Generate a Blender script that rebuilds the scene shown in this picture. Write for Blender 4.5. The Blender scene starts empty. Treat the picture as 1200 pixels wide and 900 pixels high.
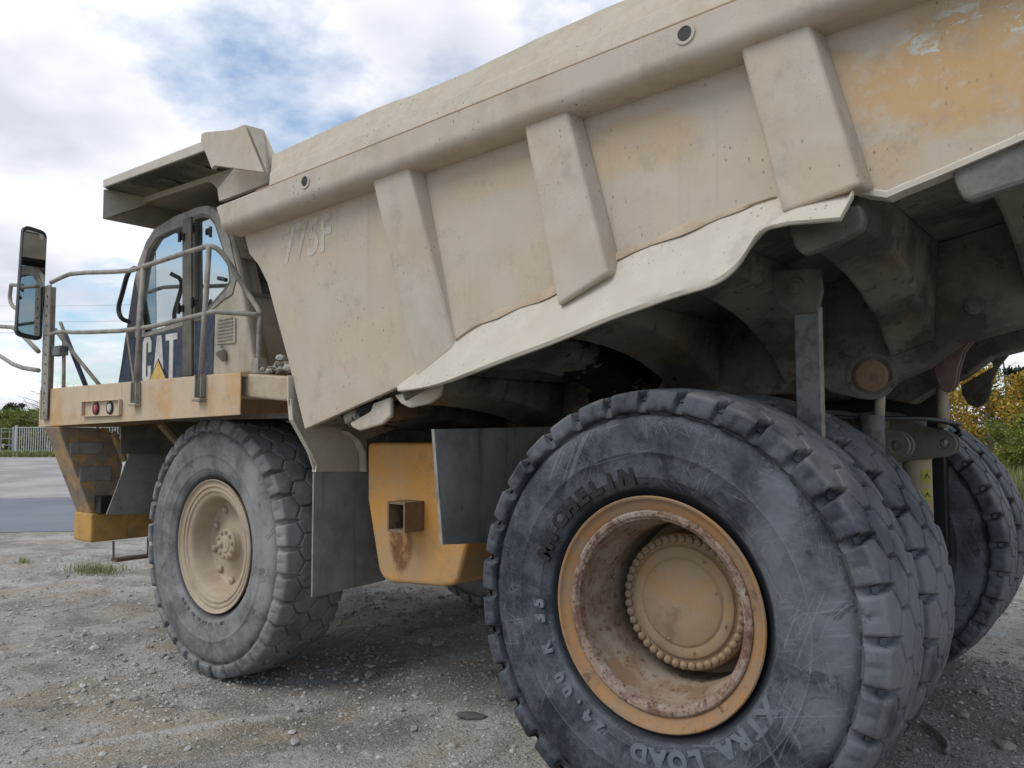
import bpy, bmesh, math, random
import numpy as np
from mathutils import Vector, Matrix
R = math.radians
sc = bpy.context.scene
col = sc.collection

# ------------------------------------------------------------------ camera, world, sun, exposure
cam_d = bpy.data.cameras.new("camera")
cam = bpy.data.objects.new("camera", cam_d); col.objects.link(cam); sc.camera = cam
cam_d.sensor_width = 36.0; cam_d.lens = 930.859 / 1200 * 36
cam_d.clip_start = 0.05; cam_d.clip_end = 6000
_f = Vector((-0.626094, 0.77756229, 0.05833688)); _r = Vector((0.77874688, 0.62732721, -0.00372384)); _u = _r.cross(_f)
cam.matrix_world = Matrix(((_r.x, _u.x, -_f.x, 1.87095), (_r.y, _u.y, -_f.y, -5.54677), (_r.z, _u.z, -_f.z, 1.92146), (0, 0, 0, 1)))
sc.render.resolution_x = 1024; sc.render.resolution_y = 768
sc.view_settings.view_transform = 'Standard'; sc.view_settings.look = 'None'
sc.view_settings.exposure = 0.25; sc.view_settings.gamma = 1.0

SUN = Vector((-0.30, -0.72, 1.0)).normalized()       # towards the sun
w = bpy.data.worlds.new("World"); sc.world = w; w.use_nodes = True
nt = w.node_tree; nt.nodes.clear(); N = nt.nodes; L = nt.links
out = N.new('ShaderNodeOutputWorld'); bg = N.new('ShaderNodeBackground'); L.new(bg.outputs[0], out.inputs[0])
sky = N.new('ShaderNodeTexSky'); sky.sky_type = 'NISHITA'; sky.sun_disc = False
sky.sun_elevation = math.asin(SUN.z); sky.sun_rotation = math.atan2(SUN.x, SUN.y); sky.dust_density = 1.5
tc = N.new('ShaderNodeTexCoord'); sep = N.new('ShaderNodeSeparateXYZ'); L.new(tc.outputs['Generated'], sep.inputs[0])
# flatten the cloud layer: direction / (z + k)
zz = N.new('ShaderNodeMath'); zz.operation = 'MAXIMUM'; L.new(sep.outputs[2], zz.inputs[0]); zz.inputs[1].default_value = 0.0
za = N.new('ShaderNodeMath'); za.operation = 'ADD'; L.new(zz.outputs[0], za.inputs[0]); za.inputs[1].default_value = 0.22
dv = N.new('ShaderNodeVectorMath'); dv.operation = 'DIVIDE'; L.new(tc.outputs['Generated'], dv.inputs[0])
cmb = N.new('ShaderNodeCombineXYZ'); [L.new(za.outputs[0], cmb.inputs[i]) for i in range(3)]; L.new(cmb.outputs[0], dv.inputs[1])
mp = N.new('ShaderNodeMapping'); L.new(dv.outputs[0], mp.inputs[0]); mp.inputs['Location'].default_value = (3.143, 1.97, -0.013); mp.inputs['Scale'].default_value = (1, 1, 0.6)
n1 = N.new('ShaderNodeTexNoise'); n1.inputs['Scale'].default_value = 1.25; n1.inputs['Detail'].default_value = 9; n1.inputs['Roughness'].default_value = 0.55; L.new(mp.outputs[0], n1.inputs[0])
r1 = N.new('ShaderNodeValToRGB'); r1.color_ramp.elements[0].position = 0.40; r1.color_ramp.elements[1].position = 0.51; L.new(n1.outputs[0], r1.inputs[0])
n2 = N.new('ShaderNodeTexNoise'); n2.inputs['Scale'].default_value = 2.1; n2.inputs['Detail'].default_value = 7; n2.inputs['Roughness'].default_value = 0.5; L.new(mp.outputs[0], n2.inputs[0])
r2 = N.new('ShaderNodeValToRGB'); L.new(n2.outputs[0], r2.inputs[0])
e = r2.color_ramp.elements; e[0].position = 0.36; e[0].color = (5.5, 5.75, 6.5, 1); e[1].position = 0.60; e[1].color = (8.4, 8.5, 8.8, 1)
mx = N.new('ShaderNodeMix'); mx.data_type = 'RGBA'; L.new(r1.outputs[0], mx.inputs[0]); L.new(r2.outputs[0], mx.inputs[7])
sm = N.new('ShaderNodeMix'); sm.data_type = 'RGBA'; sm.blend_type = 'MULTIPLY'; sm.inputs[0].default_value = 1.0; sm.inputs[7].default_value = (1.2, 1.35, 1.4, 1)
L.new(sky.outputs[0], sm.inputs[6]); L.new(sm.outputs[2], mx.inputs[6]); L.new(mx.outputs[2], bg.inputs[0])
bg.inputs[1].default_value = 0.11
sd = bpy.data.lights.new("sun", 'SUN'); sd.energy = 1.35; sd.angle = R(32); sd.color = (1.0, 0.96, 0.9)
so = bpy.data.objects.new("sun", sd); col.objects.link(so); so.rotation_euler = (-SUN).to_track_quat('-Z', 'Y').to_euler(); so.location = (-20, -40, 40)

# ------------------------------------------------------------------ materials
class NT:
    def __init__(s, name):
        s.m = bpy.data.materials.new(name); s.m.use_nodes = True; s.t = s.m.node_tree; s.t.nodes.clear()
        s.o = s.n('ShaderNodeOutputMaterial'); s.p = s.n('ShaderNodeBsdfPrincipled'); s.l(s.p.outputs[0], s.o.inputs[0])
        s.tc = s.n('ShaderNodeTexCoord'); s.co = s.tc.outputs['Object']
    def n(s, t, **k):
        x = s.t.nodes.new(t)
        for a, b in k.items(): setattr(x, a, b)
        return x
    def l(s, a, b): s.t.links.new(a, b)
    def set(s, sock, v):
        if hasattr(v, 'default_value') or hasattr(v, 'is_linked'): s.l(v, sock)
        else: sock.default_value = v
    def noise(s, scale, detail=6, rough=0.6, vec=None, dist=0.0, mapscale=None):
        x = s.n('ShaderNodeTexNoise'); x.inputs['Scale'].default_value = scale; x.inputs['Detail'].default_value = detail
        x.inputs['Roughness'].default_value = rough; x.inputs['Distortion'].default_value = dist
        v = vec or s.co
        if mapscale:
            mpn = s.n('ShaderNodeMapping'); mpn.inputs['Scale'].default_value = mapscale; s.l(v, mpn.inputs[0]); v = mpn.outputs[0]
        s.l(v, x.inputs['Vector']); return x.outputs[0]
    def vor(s, scale, feature='F1', vec=None, rnd=1.0, mapscale=None):
        x = s.n('ShaderNodeTexVoronoi', feature=feature); x.inputs['Scale'].default_value = scale; x.inputs['Randomness'].default_value = rnd
        v = vec or s.co
        if mapscale:
            mpn = s.n('ShaderNodeMapping'); mpn.inputs['Scale'].default_value = mapscale; s.l(v, mpn.inputs[0]); v = mpn.outputs[0]
        s.l(v, x.inputs['Vector']); return x
    def step(s, v, a, b, lo=0.0, hi=1.0):
        x = s.n('ShaderNodeMapRange', interpolation_type='SMOOTHSTEP'); s.l(v, x.inputs[0]); x.inputs[1].default_value = a; x.inputs[2].default_value = b
        x.inputs[3].default_value = lo; x.inputs[4].default_value = hi; return x.outputs[0]
    def mix(s, f, a, b):
        x = s.n('ShaderNodeMix', data_type='RGBA'); s.set(x.inputs[0], f)
        for k, v in ((6, a), (7, b)):
            if isinstance(v, tuple): x.inputs[k].default_value = v if len(v) == 4 else v + (1,)
            else: s.l(v, x.inputs[k])
        return x.outputs[2]
    def math(s, op, a, b=0.0, c=None):
        x = s.n('ShaderNodeMath', operation=op); s.set(x.inputs[0], a); s.set(x.inputs[1], b)
        if c is not None: s.set(x.inputs[2], c)
        return x.outputs[0]
    def bump(s, h, strength, dist=0.01, nrm=None):
        x = s.n('ShaderNodeBump'); x.inputs['Strength'].default_value = strength; x.inputs['Distance'].default_value = dist
        s.l(h, x.inputs['Height'])
        if nrm: s.l(nrm, x.inputs['Normal'])
        return x.outputs[0]
    def near(s, pt, rad, wob=0.35, scale=3.0):          # 1 inside a ragged blob around a point of the thing
        sub = s.n('ShaderNodeVectorMath', operation='SUBTRACT'); s.l(s.co, sub.inputs[0]); sub.inputs[1].default_value = pt
        dvn = s.n('ShaderNodeVectorMath', operation='DIVIDE'); s.l(sub.outputs[0], dvn.inputs[0]); dvn.inputs[1].default_value = rad
        ln = s.n('ShaderNodeVectorMath', operation='LENGTH'); s.l(dvn.outputs[0], ln.inputs[0])
        d = s.math('ADD', ln.outputs['Value'], s.math('MULTIPLY', s.math('SUBTRACT', s.noise(scale, 10, 0.78), 0.5), wob * 7))
        return s.math('MULTIPLY', s.step(d, 1.2, 0.75), s.step(s.noise(scale * 4, 8, 0.75), 0.36, 0.52, 0.35, 1.0))
    def fin(s, colr, rough=0.7, metal=0.0, nrm=None, spec=0.3):
        if isinstance(colr, tuple): s.p.inputs['Base Color'].default_value = colr + (1,)
        else: s.l(colr, s.p.inputs['Base Color'])
        s.set(s.p.inputs['Roughness'], rough); s.p.inputs['Metallic'].default_value = metal
        s.p.inputs['Specular IOR Level'].default_value = spec
        if nrm: s.l(nrm, s.p.inputs['Normal'])
        return s.m

def paint(name, base, dust, dirt=(0.17, 0.13, 0.09), scale=1.2, dust_lo=0.35, dust_hi=0.6, spots=(), spotcol=(0.42, 0.24, 0.07), streak=0.35, speck=0.6, rust=0.0, rough=0.62, bump=0.25, scrape=False, spot_amt=0.62):
    k = NT(name)
    a = k.noise(scale, 9, 0.62); m = k.step(a, dust_lo, dust_hi)
    c = k.mix(m, base, dust)
    tone = k.noise(scale * 3.1, 6, 0.55); c = k.mix(k.math('MULTIPLY', k.step(tone, 0.4, 0.72), 0.35), c, tuple(x * 1.22 for x in dust))
    for sp_ in spots: c = k.mix(k.math('MULTIPLY', k.near(sp_[0], sp_[1]), sp_[2] if len(sp_) > 2 else spot_amt), c, spotcol)
    if scrape:
        sv = k.noise(5.0, 7, 0.7, mapscale=(1.0, 1, 1.6)); c = k.mix(k.math('MULTIPLY', k.step(sv, 0.585, 0.60), k.near((1.50, -2.13, 3.46), (0.40, 1, 0.18))), c, (0.52, 0.53, 0.49))
    # run-off streaks, long in z
    st = k.noise(9.0, 5, 0.6, mapscale=(1.0, 1.0, 0.07)); c = k.mix(k.math('MULTIPLY', k.step(st, 0.55, 0.75), streak), c, dirt)
    # chips and splashes
    nz = k.noise(2.0, 3, 0.5)
    v = k.vor(26.0, mapscale=(1, 1, 0.6)); sp = k.math('MULTIPLY', k.step(v.outputs['Distance'], 0.17, 0.08), k.step(nz, 0.45, 0.62))
    c = k.mix(k.math('MULTIPLY', sp, speck), c, dirt)
    v3 = k.vor(75.0); sp3 = k.math('MULTIPLY', k.step(v3.outputs['Distance'], 0.20, 0.10), k.step(k.noise(4.0, 5, 0.6), 0.47, 0.60)); c = k.mix(k.math('MULTIPLY', sp3, speck * 0.8), c, dirt)
    sm_ = k.noise(3.3, 10, 0.75); c = k.mix(k.math('MULTIPLY', k.step(sm_, 0.52, 0.66), 0.42), c, tuple(x * 0.62 for x in dust))
    fine = k.noise(60.0, 4, 0.7); c = k.mix(k.math('MULTIPLY', k.step(fine, 0.58, 0.72), 0.25), c, tuple(x * 0.75 for x in dust))
    if rust:
        rn = k.noise(6.0, 10, 0.72); c = k.mix(k.math('MULTIPLY', k.step(rn, 0.55, 0.66), rust), c, (0.09, 0.045, 0.03))
    h = k.math('ADD', k.math('MULTIPLY', k.noise(35, 6, 0.65), 0.6), k.math('MULTIPLY', sp, -0.5))
    big = k.noise(1.8, 2, 0.4)
    nb = k.bump(big, 0.25, 0.05); nrm = k.bump(h, bump, 0.006, nb)
    return k.fin(c, k.step(a, 0.3, 0.7, rough, rough + 0.22), 0, nrm, 0.35)

M = {}
TAN = (0.47, 0.37, 0.255); DUST = (0.46, 0.395, 0.31)
M['body'] = paint('dusty_tan_body_paint', (0.46, 0.38, 0.28), (0.465, 0.405, 0.325), spots=[((-0.12, -2.13, 3.34), (0.34, 1, 0.16), 0.38), ((1.50, -2.13, 3.32), (0.62, 1, 0.28), 0.80), ((1.06, -2.13, 3.0), (0.16, 1, 0.1), 0.4), ((-1.0, -2.13, 3.36), (0.35, 1, 0.12), 0.25), ((-2.2, -2.13, 2.5), (0.5, 1, 0.2), 0.12)], spotcol=(0.50, 0.31, 0.125), spot_amt=0.78, scrape=True, streak=0.16, speck=0.75)
M['rail'] = paint('dusty_rail_paint', (0.445, 0.375, 0.28), (0.47, 0.415, 0.338), streak=0.12, speck=0.9, scale=2.2)
M['lip'] = paint('pale_lip_paint', (0.475, 0.425, 0.345), (0.50, 0.455, 0.38), streak=0.1, speck=0.9, scale=2.0)  # a little paler than the rail paint
M['deck'] = paint('tan_orange_deck_paint', (0.50, 0.31, 0.14), (0.50, 0.40, 0.28), dust_lo=0.34, dust_hi=0.52, streak=0.3, scale=1.6)
M['cabtan'] = paint('cab_tan_paint', (0.33, 0.29, 0.22), (0.43, 0.375, 0.295), scale=3.0, streak=0.2)
M['cabgrey'] = paint('cab_frame_grey_paint', (0.15, 0.145, 0.13), (0.29, 0.27, 0.23), scale=4.0, streak=0.3)
M['brown'] = paint('cab_rear_shaded_tan_paint', (0.22, 0.18, 0.135), (0.30, 0.25, 0.19), scale=3.0, streak=0.25)  # cab tan darkened to brown: shade on the rear-facing side put into the colour
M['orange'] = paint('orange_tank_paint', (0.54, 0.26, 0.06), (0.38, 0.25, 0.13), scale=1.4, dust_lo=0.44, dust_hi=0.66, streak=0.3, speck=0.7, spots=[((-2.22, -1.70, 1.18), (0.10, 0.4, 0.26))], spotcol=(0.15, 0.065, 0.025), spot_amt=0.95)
M['bumper'] = paint('yellow_bumper_paint', (0.50, 0.28, 0.07), (0.25, 0.16, 0.075), scale=2.4, dust_lo=0.42, dust_hi=0.7, streak=0.45, dirt=(0.10, 0.07, 0.04))
M['tower'] = paint('worn_brown_tower_paint', (0.42, 0.25, 0.10), (0.24, 0.19, 0.14), scale=5.0, dust_lo=0.42, dust_hi=0.55, streak=0.6, dirt=(0.10, 0.09, 0.085), rust=0.6)
M['rust'] = paint('rusty_steel', (0.16, 0.085, 0.045), (0.20, 0.14, 0.09), scale=6, streak=0.3, rust=0.9)
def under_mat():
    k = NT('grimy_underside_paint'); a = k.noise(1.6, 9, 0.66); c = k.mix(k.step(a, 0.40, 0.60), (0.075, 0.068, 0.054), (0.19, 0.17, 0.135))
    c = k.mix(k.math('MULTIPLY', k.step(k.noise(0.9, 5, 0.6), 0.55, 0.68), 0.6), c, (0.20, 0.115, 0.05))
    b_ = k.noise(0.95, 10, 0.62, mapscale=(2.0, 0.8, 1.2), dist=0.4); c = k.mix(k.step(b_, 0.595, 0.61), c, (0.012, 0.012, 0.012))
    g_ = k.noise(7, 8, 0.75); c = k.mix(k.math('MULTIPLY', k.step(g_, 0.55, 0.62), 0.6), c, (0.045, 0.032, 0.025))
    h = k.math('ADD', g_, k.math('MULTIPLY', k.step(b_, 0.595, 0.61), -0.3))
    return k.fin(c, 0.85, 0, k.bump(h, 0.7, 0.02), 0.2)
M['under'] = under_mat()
M['chassis'] = paint('greasy_chassis_paint', (0.085, 0.075, 0.06), (0.16, 0.14, 0.11), dirt=(0.02, 0.02, 0.02), scale=3, streak=0.3, bump=0.5)
M['flap'] = paint('grey_rubber_flap', (0.18, 0.175, 0.16), (0.27, 0.26, 0.235), dirt=(0.03, 0.03, 0.03), scale=3, streak=0.55, speck=0.7, bump=0.5)
M['steel'] = paint('scratched_dark_steel', (0.07, 0.075, 0.075), (0.17, 0.175, 0.17), dirt=(0.02, 0.02, 0.02), scale=14, streak=0.4, bump=0.8, rough=0.5)
M['pipe'] = paint('weathered_grey_rail_paint', (0.17, 0.16, 0.14), (0.31, 0.285, 0.24), scale=7, streak=0.2, speck=0.9)
M['rim'] = paint('dusty_tan_rim_paint', (0.35, 0.265, 0.175), (0.40, 0.325, 0.24), scale=3, streak=0.15, speck=0.4)
M['rimorange'] = paint('orange_rim_paint', (0.31, 0.165, 0.065), (0.25, 0.17, 0.105), scale=4, dust_lo=0.42, streak=0.0, speck=0.7, rust=0.85)
M['hub'] = paint('ochre_hub_paint', (0.33, 0.205, 0.095), (0.29, 0.215, 0.14), scale=4, streak=0.0, speck=0.7, rust=0.3)
M['platerust'] = paint('speckled_rusty_plate', (0.10, 0.095, 0.08), (0.17, 0.16, 0.135), dirt=(0.05, 0.03, 0.02), scale=6, streak=0.3, speck=0.9, rust=0.7, bump=0.6)
M['mud'] = paint('dried_tan_mud', (0.36, 0.27, 0.18), (0.42, 0.34, 0.245), scale=5, streak=0.1, bump=0.8)
M['pin'] = paint('brown_pin_paint', (0.21, 0.125, 0.06), (0.24, 0.17, 0.10), scale=8, rust=0.4)
M['railtop'] = paint('spill_stained_rail_top', (0.40, 0.34, 0.25), (0.44, 0.39, 0.31), dirt=(0.14, 0.11, 0.08), streak=0.1, speck=1.0, scale=4, bump=0.7)
def ring_rust():
    k = NT('rusty_white_lock_ring'); a = k.noise(18, 9, 0.7, mapscale=(1, 1, 1)); b = k.noise(4, 6, 0.6)
    c = k.mix(k.step(a, 0.42, 0.56), (0.15, 0.09, 0.06), (0.27, 0.20, 0.15)); c = k.mix(k.math('MULTIPLY', k.step(b, 0.52, 0.66), 0.7), c, (0.40, 0.37, 0.33))
    c = k.mix(k.step(k.noise(40, 5, 0.7), 0.56, 0.62), c, (0.10, 0.045, 0.04))
    return k.fin(c, 0.8, 0, k.bump(a, 0.6, 0.01))
M['lock'] = ring_rust()
def barrel():
    k = NT('dusty_rim_barrel'); a = k.noise(5, 9, 0.7); c = k.mix(k.step(a, 0.4, 0.6), (0.22, 0.145, 0.09), (0.30, 0.25, 0.19)); c = k.mix(k.math('MULTIPLY', k.step(k.noise(22, 7, 0.7), 0.55, 0.63), 0.8), c, (0.12, 0.06, 0.05))
    return k.fin(c, 0.85, 0, k.bump(a, 0.3, 0.01))
M['barrel'] = barrel()
M['navy'] = paint('navy_cab_door_paint', (0.018, 0.028, 0.058), (0.085, 0.10, 0.13), scale=5, dust_lo=0.5, dust_hi=0.85, dirt=(0.15, 0.15, 0.15), streak=0.25, speck=0.4, rough=0.4, bump=0.1)
def plain(name, c, rough=0.6, metal=0.0, spec=0.4): 
    k = NT(name); n = k.noise(12, 5, 0.6); return k.fin(k.mix(k.step(n, 0.3, 0.75), tuple(x * 0.8 for x in c), tuple(min(1, x * 1.12) for x in c)), rough, metal, None, spec)
M['black'] = plain('black_plastic', (0.016, 0.016, 0.018), 0.45)
M['white'] = paint('worn_white_lettering', (0.62, 0.61, 0.57), (0.48, 0.46, 0.42), scale=6, streak=0.25, speck=0.5, bump=0.05)
M['ghost'] = paint('faded_decal_white', (0.46, 0.385, 0.29), (0.52, 0.475, 0.405), scale=6, dust_lo=0.42, dust_hi=0.56, streak=0.1)
M['decalyellow'] = plain('decal_yellow', (0.62, 0.42, 0.12), 0.6)
M['signyellow'] = plain('warning_sticker_yellow', (0.42, 0.37, 0.05), 0.6)
M['redlens'] = plain('red_lamp_lens', (0.42, 0.03, 0.035), 0.2)
M['whitelens'] = plain('clear_lamp_lens', (0.45, 0.45, 0.42), 0.2)
M['redpaint'] = plain('faded_red_lettering', (0.28, 0.07, 0.05), 0.7)
M['purple'] = paint('purple_rust_lug_paint', (0.13, 0.065, 0.06), (0.18, 0.13, 0.10), scale=5)
def glass(name, tint, refl=0.5):
    k = NT(name); tr = k.n('ShaderNodeBsdfTransparent'); tr.inputs[0].default_value = tint + (1,)
    gl = k.n('ShaderNodeBsdfGlossy'); gl.inputs['Roughness'].default_value = 0.015; gl.inputs[0].default_value = (0.8, 0.9, 0.92, 1)
    fr = k.n('ShaderNodeFresnel'); fr.inputs[0].default_value = 1.5
    df = k.n('ShaderNodeBsdfDiffuse'); df.inputs[0].default_value = (0.45, 0.43, 0.38, 1)
    mxs = k.n('ShaderNodeMixShader'); k.l(k.math('ADD', fr.outputs[0], refl), mxs.inputs[0]); k.l(tr.outputs[0], mxs.inputs[1]); k.l(gl.outputs[0], mxs.inputs[2])
    m2 = k.n('ShaderNodeMixShader'); k.l(k.step(k.noise(3, 6, 0.6), 0.35, 0.8, 0.02, 0.16), m2.inputs[0]); k.l(mxs.outputs[0], m2.inputs[1]); k.l(df.outputs[0], m2.inputs[2])
    k.l(m2.outputs[0], k.o.inputs[0]); return k.m
M['glass'] = glass('cab_glass', (0.88, 0.99, 1.0), 0.50)
M['mirror'] = NT('mirror_glass').fin((0.55, 0.57, 0.58), 0.02, 1.0)
def rubber(name, dark, mid, light, dusty, scr, tread=(0.19, 0.19, 0.19)):
    k = NT(name)
    geo = k.n('ShaderNodeSeparateXYZ'); k.l(k.co, geo.inputs[0]); x, y, z = geo.outputs
    r = k.math('SQRT', k.math('ADD', k.math('MULTIPLY', x, x), k.math('MULTIPLY', z, z)))
    a = k.noise(3.2, 10, 0.74); c = k.mix(k.step(a, 0.40, 0.58), dark, mid)
    d = k.noise(1.4, 6, 0.6); c = k.mix(k.math('MULTIPLY', k.step(d, 0.45, 0.68), dusty), c, light)
    c = k.mix(k.math('MULTIPLY', k.step(k.noise(5.5, 10, 0.75, dist=0.8), 0.57, 0.63), 0.55), c, tuple(q * 0.55 for q in dark))
    # scuffs: warped cobweb of thin pale scratches
    wv = k.n('ShaderNodeVectorMath', operation='ADD'); nn = k.n('ShaderNodeTexNoise'); nn.inputs['Scale'].default_value = 2.5; nn.inputs['Detail'].default_value = 3; k.l(k.co, nn.inputs['Vector'])
    sc_ = k.n('ShaderNodeVectorMath', operation='SCALE'); k.l(nn.outputs['Color'], sc_.inputs[0]); sc_.inputs['Scale'].default_value = 0.35
    k.l(k.co, wv.inputs[0]); k.l(sc_.outputs[0], wv.inputs[1])
    patch = k.step(k.noise(2.3, 5, 0.6), 0.42, 0.6)
    v = k.vor(3.2, 'DISTANCE_TO_EDGE', vec=wv.outputs[0]); c = k.mix(k.math('MULTIPLY', k.math('MULTIPLY', k.step(v.outputs['Distance'], 0.006, 0.002), patch), 0.4 * scr), c, light)
    for ang_, dens, amt, th in ((0.3, 34, .6, .64), (1.25, 40, .6, .645), (2.2, 30, .6, .65), (2.8, 75, .5, .64), (0.8, 85, .5, .64), (1.8, 90, .45, .64)):
        rt = k.n('ShaderNodeMapping'); rt.inputs['Rotation'].default_value = (0, ang_, 0); k.l(k.co, rt.inputs[0]); rt2 = k.n('ShaderNodeMapping'); rt2.inputs['Scale'].default_value = (0.03, 1, 2.2); rt2.inputs['Location'].default_value = (ang_ * 7, 0, ang_); k.l(rt.outputs[0], rt2.inputs[0])
        nz_ = k.noise(dens, 2, 0.4, vec=rt2.outputs[0]); mk = k.math('MULTIPLY', k.step(k.noise(2.6 + ang_, 3, 0.5), 0.46, 0.58), k.step(r, 0.955, 0.93))
        c = k.mix(k.math('MULTIPLY', k.math('MULTIPLY', k.step(nz_, th, th + .03), mk), amt * scr), c, light)
    # brushed scuffing, long across the sidewall
    br = k.noise(16, 8, 0.75, mapscale=(0.35, 1, 1.6)); c = k.mix(k.math('MULTIPLY', k.math('MULTIPLY', k.step(br, 0.55, 0.72), k.step(k.noise(1.9, 3, 0.5), 0.5, 0.62)), 0.55 * scr), c, light)
    for rr, wd, amt in ((0.757, 0.004, 0.5), (0.705, 0.0025, 0.25), (0.60, 0.003, 0.3)):
        lm = k.step(k.math('ABSOLUTE', k.math('SUBTRACT', r, rr)), wd, wd * 0.3); c = k.mix(k.math('MULTIPLY', lm, k.math('MULTIPLY', k.step(k.noise(1.2, 2, 0.5), 0.4, 0.55), amt * scr)), c, light)
    c = k.mix(k.math('MULTIPLY', k.math('MULTIPLY', k.step(r, 1.025, 1.05), k.step(k.noise(2.6, 8, 0.65), 0.34, 0.60)), 0.62), c, tread)
    c = k.mix(k.step(r, 0.60, 0.575), c, tuple(q * 0.6 for q in dark))
    h = k.noise(40, 7, 0.7); nrm = k.bump(h, 0.35, 0.004, k.bump(k.noise(9, 5, 0.6), 0.3, 0.012))
    return k.fin(c, k.step(a, 0.3, 0.7, 0.55, 0.8), 0, nrm, 0.3)
M['tyre_rear'] = rubber('scuffed_blue_black_rubber', (0.018, 0.023, 0.031), (0.072, 0.080, 0.092), (0.24, 0.255, 0.275), 0.36, 0.45, (0.20, 0.20, 0.198))
M['tyre_front'] = rubber('dusty_grey_rubber', (0.10, 0.103, 0.105), (0.205, 0.205, 0.203), (0.30, 0.295, 0.285), 0.6, 0.15)
M['letter'] = plain('dark_sidewall_lettering', (0.011, 0.013, 0.016), 0.6)
M['letterfaint'] = plain('dusty_sidewall_lettering', (0.13, 0.13, 0.132), 0.8)
M['letterpale'] = plain('pale_sidewall_lettering', (0.135, 0.15, 0.168), 0.8)

# ------------------------------------------------------------------ mesh helpers
def tag(o, label=None, cat=None, group=None, kind=None):
    for a, b in (('label', label), ('category', cat), ('group', group), ('kind', kind)):
        if b: o[a] = b
    return o
def link(name, me, mat=None, parent=None, bevel=0.0, smooth=False, segs=2):
    o = bpy.data.objects.new(name, me); col.objects.link(o)
    if mat is not None and not me.materials: me.materials.append(M[mat] if isinstance(mat, str) else mat)
    if parent is not None: o.parent = parent
    if smooth: me.polygons.foreach_set('use_smooth', [True] * len(me.polygons)); me.update()
    if bevel:
        b = o.modifiers.new('bevel', 'BEVEL'); b.width = bevel; b.segments = segs; b.limit_method = 'ANGLE'; b.angle_limit = R(28); b.harden_normals = False
    return o
def mesh(name, v, f):
    me = bpy.data.meshes.new(name); me.from_pydata([tuple(p) for p in v], [], [tuple(q) for q in f])
    bm = bmesh.new(); bm.from_mesh(me); bmesh.ops.recalc_face_normals(bm, faces=bm.faces); bm.to_mesh(me); bm.free(); return me
class MB:
    def __init__(s): s.v = []; s.f = []
    def add(s, v, f):
        k = len(s.v); s.v += [tuple(p) for p in v]; s.f += [tuple(i + k for i in q) for q in f]; return s
    def box(s, x0, x1, y0, y1, z0, z1):
        return s.add([(x, y, z) for z in (z0, z1) for x, y in ((x0, y0), (x1, y0), (x1, y1), (x0, y1))], [(0, 3, 2, 1), (4, 5, 6, 7), (0, 1, 5, 4), (1, 2, 6, 5), (2, 3, 7, 6), (3, 0, 4, 7)])
    def loft(s, rings, closed=True, caps=True):
        n = len(rings[0]); k = len(s.v); s.v += [tuple(p) for r in rings for p in r]
        for i in range(len(rings) - 1):
            for j in range(n if closed else n - 1):
                a = k + i * n + j; b = k + i * n + (j + 1) % n; s.f.append((a, b, b + n, a + n))
        if caps and closed: s.f.append(tuple(k + j for j in range(n))[::-1]); s.f.append(tuple(k + (len(rings) - 1) * n + j for j in range(n)))
        return s
    def tube(s, pts, r, n=10, caps=True):
        pts = [Vector(p) for p in pts]; rs = r if isinstance(r, (list, tuple)) else [r] * len(pts); rings = []; up = None
        for i, p in enumerate(pts):
            t = ((pts[min(i + 1, len(pts) - 1)] - p).normalized() + (p - pts[max(i - 1, 0)]).normalized()).normalized()
            if up is None: up = t.orthogonal().normalized()
            up = (up - t * up.dot(t)).normalized(); b = t.cross(up)
            rings.append([p + rs[i] * (math.cos(q * 2 * math.pi / n) * up + math.sin(q * 2 * math.pi / n) * b) for q in range(n)])
        return s.loft(rings, True, caps)
    def py(s, xz, y0, y1): return s.loft([[(x, y0, z) for x, z in xz], [(x, y1, z) for x, z in xz]])
    def px(s, yz, x0, x1): return s.loft([[(x0, y, z) for y, z in yz], [(x1, y, z) for y, z in yz]])
    def pz(s, xy, z0, z1): return s.loft([[(x, y, z0) for x, y in xy], [(x, y, z1) for x, y in xy]])
    def lathe(s, prof, n=64, a0=0.0):      # profile of (o, r): o along -y
        rings = [[(r * math.cos(a0 + 2 * math.pi * j / n), -o, r * math.sin(a0 + 2 * math.pi * j / n)) for j in range(n)] for o, r in prof]
        return s.loft(rings, True, False)
    def build(s, name, mat, parent=None, bevel=0.0, smooth=False, segs=2):
        return link(name, mesh(name, s.v, s.f), mat, parent, bevel, smooth, segs)
def auto_smooth(o, ang=35):
    me = o.data; me.polygons.foreach_set('use_smooth', [True] * len(me.polygons)); me.set_sharp_from_angle(angle=R(ang)); me.update()
def smooth_path(pts, it=2):
    pts = [Vector(p) for p in pts]
    for _ in range(it):
        q = [pts[0]]
        for a, b in zip(pts[:-1], pts[1:]): q += [a.lerp(b, 0.25), a.lerp(b, 0.75)]
        q.append(pts[-1]); pts = q
    return pts
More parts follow.
